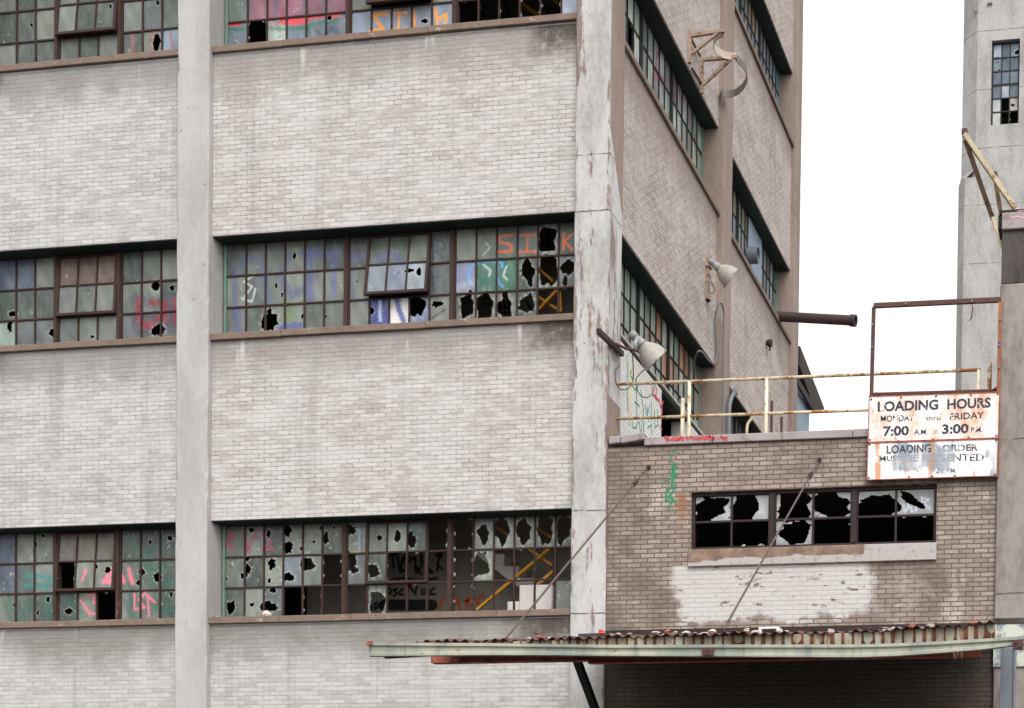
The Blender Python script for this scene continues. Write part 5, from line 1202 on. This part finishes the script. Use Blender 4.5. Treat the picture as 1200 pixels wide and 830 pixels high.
m = MB(); m.tube(smoothp([cx_(860, 461, .02), cx_(857.5, 465, .06), cx_(855, 474, .08), cx_(854, 490, .08), cx_(853.5, 525, .08)], 5), .042, 10); m.tube([cx_(859, 457, .0), cx_(861, 463, .02)], .07, 8); tag(m.build('downpipe', 'conduit', None, smooth=True), 'thicker grey pipe with a bent top beside the taupe pier', 'pipe')
for (x, y0, y1, lab) in ((904.5, 470, 530, 'thin dark vertical pipe nearer the railing post on the side wall'), (916, 489, 530, 'thin dark vertical pipe farther right at the foot of the side wall')):
    a, b = cx_(x, y0, 0), cx_(x, y1, 0); m = MB(); m.tube([a, (a[0], a[1], b[2])], .03, 8); tag(m.build('vent_pipe', 'rust_dark', None), lab, 'pipe')
q = cx_(898, 402, -RS); m = MB(); m.lathe([(0, .0), (0, .05), (.08, .085), (.12, .08), (.12, .0)], q, (1, 0, -.1), 12); m.tube([q+np.array((.07, 0, 0)), q+np.array((.08, 0, -.16))], .022, 8); tag(m.build('vent_cowl', 'rust_black', None), 'small dark vent cowl on the side wall', 'vent')
q = cx_(875, 505, .2); m = MB(); m.tube(smoothp([q+np.array((0, 0, -.5)), q, q+np.array((.03, 0, .15)), q+np.array((.13, 0, .26))]), .03, 8); tag(m.build('gooseneck_pipe', 'cream_rail', None, smooth=True), 'small pale gooseneck pipe rising behind the annex coping', 'pipe')

# ================================================================== REAR BUILDING, TOWER, RIGHT PILLAR
rb = empty('rear_building', (-3, 15, GZ), 'blue grey shed with a dark overhanging roof behind the factory', 'building')
e0 = atX(933, 396, .0); e1_ = atX(965, 478, .0); i0 = atX(934, 444, 0.); 
ye = float(atX(948, 505, -.1)[1])
m = MB(); m.box((-6, 13.72, GZ), (-.1, ye, 3.9)); m.build('wall', 'blue_wall', rb)
yb = float(e1_[1]); z0 = float(e0[2]); z1 = float(e1_[2])
bl_ = atX(950, 478, 0)
m = MB(); k = (z1-z0)/(e1_[1]-e0[1])
def rz(y): return z0+k*(y-e0[1])
m.prism([(0.02, 13.72, rz(13.72)), (.02, yb, rz(yb)), (.02, yb, rz(yb)-.05), (.02, 15.5, float(atX(954, 479, .02)[2])), (.02, 13.72, rz(13.72)-.46)], (-6, 0, 0)); m.build('roof', 'roof_dark', rb)
m = MB(); m.beam(atX(934, 447, .0), atX(953, 479, .0), .06, .16); m.build('eave_strut', 'roof_dark', rb)

tw = empty('concrete_tower', (6, 33, GZ), 'tall pale concrete tower with one tall window', 'tower')
TYp = 30.
tx0 = float(atY(1130, 0, TYp+.45)[0]); tx1 = float(atY(1145.6, 50, TYp)[0])
zl = float(atY(1127, 211, TYp)[2])
wx0, wx1 = float(atY(1161.5, 95, TYp)[0]), float(atY(1194.5, 95, TYp)[0]); wz1 = float(atY(1178, 46.5, TYp)[2]); wz0 = float(atY(1178, 145.5, TYp)[2])
m = MB()
X1 = 12.
# front face with the window opening, then the rest of the shaft
m.box((tx1, TYp, zl), (wx0, TYp+.4, 34)); m.box((wx1, TYp, zl), (X1, TYp+.4, 34)); m.box((wx0, TYp, zl), (wx1, TYp+.4, wz0)); m.box((wx0, TYp, wz1), (wx1, TYp+.4, 34))
m.prism([(tx1, TYp, zl), (tx0, TYp+.45, zl), (tx0, TYp+7, zl), (tx1, TYp+7, zl)], (0, 0, 34-zl))
m.box((tx1+.01, TYp+6.5, zl), (X1, TYp+7, 34)); m.box((X1-.3, TYp+.41, zl), (X1, TYp+6.49, 34))
lx0 = float(atY(1121.5, 330, TYp+.35)[0])
m.prism([(tx1-.32, TYp-.12, GZ), (lx0, TYp+.35, GZ), (lx0, TYp+7.1, GZ), (X1, TYp+7.1, GZ), (X1, TYp-.12, GZ)], (0, 0, zl-GZ))
m.build('shaft', 'tower', tw)
m = MB(); m.prism([(tx1-.3, TYp-.1, zl), (lx0+.02, TYp+.37, zl), (tx0, TYp+.45, zl+.32), (tx1, TYp, zl+.32)], (0, .04, 0)); m.build('ledge', 'tower', tw)
TW = T(1110, 0, 5.189)
PB = [lin(c) for c in ((96, 112, 128), (88, 104, 120), (106, 120, 134), (80, 94, 108))]
HH = wz1-wz0-.1
w = Win((wx0+.05, TYp+.18, wz0+.05), (1, 0, 0), (0, -1, 0), [3], HH, 6, (wx1-wx0-.1)/3, .1, 5, pal=PB)
w.go(TW, (350, 710), (405, 710), (355, 640)); w.hole(TW, 425, 318, 14, 10); w.hole(TW, 318, 428, 10, 4); w.hole(TW, 400, 640, 12, 8)
w.paint(TW, 300, 640, (186, 190, 186)); w.paint(TW, 300, 710, (176, 180, 176)); w.paint(TW, 355, 545, (160, 166, 178)); w.paint(TW, 300, 295, (160, 168, 180)); w.paint(TW, 405, 620, (170, 160, 154))
for pts in ([(288, 350), (312, 350)], [(300, 350), (298, 382)], [(286, 383), (312, 382)], [(336, 380), (350, 348), (366, 378)], [(342, 368), (362, 366)], [(394, 384), (398, 350), (428, 376), (432, 346)]): w.stroke(TW, pts, 6, (48, 60, 78), .95)
w.build(tw, (14, 16), ('muntin_side', 'muntin_side', 'muntin_side'), bw=.034, ow=.05, thick_row=3)
m = MB(); m.box((wx0, TYp+1.4, wz0-1), (wx1+1, TYp+1.6, wz1+1)); m.build('inner_wall', 'inside_dark', tw)
for (x, y, ww, r) in ((1160, 4.5, 7, .1), (1143, 13, 5, -.8)):
    q = atY(x, y, TYp-.02 if x > 1146 else TYp+.05); m = MB(); m.beam((q[0]-ww*.012, q[1]-.03, q[2]-r*.08), (q[0]+ww*.012, q[1]-.03, q[2]+r*.08), .05, .05); m.build('spall_lip', 'pillar', tw)

pl = empty('concrete_pillar', (6.6, .7, GZ), 'bare grey concrete pillar with a sooty top at the right of the annex', 'pillar')
PX0 = 5.762; ztop = float(atY(1185, 268, -.0)[2]); zst = float(atY(1185, 333, -.0)[2]); zpt = float(atY(1185, 727, 0)[2])
m = MB(); m.box((PX0, -.02, GZ), (8.4, 1.3, zst)); m.build('shaft', 'pillar', pl, bevel=.015)
m = MB(); m.box((PX0+.012, -.012, zst+.002), (8.39, 1.29, ztop-.03)); m.build('sooty_head', 'pillar_dark', pl, bevel=.01)
z5 = float(atY(1185, 249, -.05)[2])
m = MB(); m.box((PX0+.01, -.06, ztop-.029), (8.4, 1.3, z5)); cpo = m.build('cap', 'coping', pl, bevel=.01)
m = MB(); m.box((PX0-.03, -.02, z5+.001), (8.4, 1.34, z5+.05)); m.box((PX0-.05, .02, ztop+.02), (PX0+.008, .4, z5)); m.build('cap_felt', 'black', pl)
PT = T(1110, 220, 5.933)
wall_graf('graffiti', pl, [([(490, 165), (534, 158)], 6, (226, 150, 160)), ([(440, 210), (490, 200), (534, 212)], 8, (232, 176, 184))], (0, -.06, 0), (0, -1, 0), PT, .003)
# painted band on the pillar at canopy height
t = NT('chipped_pale_band'); n1 = t.noise(5, 5, .7)
MT['band'] = t.fin(t.mix(t.ramp(n1, .46, .58), lin((196, 198, 184)), lin((128, 134, 142))), .8, n1, .3, .005)
z7 = float(atY(1185, 733, -.04)[2])
m = MB(); m.box((PX0-.004, -.05, -5.25), (8.41, -.021, zpt-.06)); m.build('painted_band', 'band', pl, bevel=.004)
m = MB(); m.box((PX0-.01, -.06, zpt-.059), (8.42, -.0211, zpt+.02)); m.build('flashing', 'pillar_dark', pl)

# triangular bracket frame over the pillar
bf = empty('angle_iron_frame', atY(1185, 246, .3), 'cream angle iron triangle frame leaning out from the pillar top', 'frame')
def bar(p, q, mat, w=.12, nm='bar'):
    m = MB(); m.beam(p, q, .06, w, (0, 1, 0)); m.build(nm, mat, bf, bevel=.004)
YB_ = .35
tip = atY(1129.5, 157, YB_-.5)
bar(tip, atY(1191, 247, YB_), 'timber', .11, 'top_bar')
mid = atY(1163.5, 257, YB_+.15)
bar(atY(1131, 164, YB_-.42), mid, 'timber_dark', .13, 'lower_bar'); bar(atY(1164, 256, YB_+.1), atY(1178, 298, YB_+.1), 'timber', .12, 'lower_bar')
bar(atY(1166.5, 212, YB_+.02), atY(1177, 275, YB_+.05), 'timber_dark', .12, 'strut')
for (x, y) in ((1130, 154.5), (1165, 205)):
    q = atY(x, y, YB_-.45 if x < 1150 else YB_-.12); m = MB(); m.box((q[0]-.035, q[1]-.04, q[2]-.04), (q[0]+.045, q[1]+.06, q[2]+.03)); m.build('bolt_plate', 'rust_dark', bf)

# ================================================================== GROUND
m = MB(); m.box((-400, -400, GZ-1), (400, 400, GZ-.15)); m.build('street', 'asphalt', None, kind='structure')
m = MB(); m.box((-60, -12, GZ-.149), (60, 60, GZ-.0)); m.build('loading_yard', 'pave', None, kind='structure')

# ================================================================== LIGHT
W = bpy.data.worlds.new('World'); SC.world = W; W.use_nodes = True
nt = W.node_tree; bg = nt.nodes['Background']
sky = nt.nodes.new('ShaderNodeTexSky'); sky.sky_type = 'NISHITA'; sky.sun_disc = False
EL, AZ = R_(48), R_(28)       # sun behind the camera, to the right, behind thin cloud
sdir = Vector((math.cos(EL)*math.sin(AZ), -math.cos(EL)*math.cos(AZ), math.sin(EL)))
sky.sun_elevation = EL; sky.sun_rotation = math.atan2(sdir.x, sdir.y); sky.air_density = 1.0; sky.dust_density = 5.0; sky.ozone_density = 1.0
hs = nt.nodes.new('ShaderNodeHueSaturation'); hs.inputs['Saturation'].default_value = .12; hs.inputs['Value'].default_value = 1
nt.links.new(sky.outputs[0], hs.inputs['Color']); cl = nt.nodes.new('ShaderNodeMix'); cl.data_type = 'RGBA'; cl.blend_type = 'ADD'; cl.inputs[0].default_value = 1.0   # a closed white cloud layer over that sky
cl.inputs[7].default_value = (4.1, 4.1, 4.1, 1)
nt.links.new(hs.outputs[0], cl.inputs[6]); nt.links.new(cl.outputs[2], bg.inputs['Color']); bg.inputs['Strength'].default_value = .15
sl = bpy.data.lights.new('sun', 'SUN'); sl.energy = 0.4; sl.angle = R_(25); sl.color = (1, .97, .93)
so_ = bpy.data.objects.new('sun', sl); COL.objects.link(so_); so_.rotation_euler = (-sdir).to_track_quat('-Z', 'Y').to_euler()
vs_ = SC.view_settings; vs_.view_transform = 'Standard'; vs_.look = 'None'; vs_.gamma = 1; vs_.exposure = 0.2; vs_.use_curve_mapping = False
SC.render.engine = 'CYCLES'
SC.cycles.max_bounces = 6; SC.cycles.diffuse_bounces = 4; SC.cycles.use_denoising = True
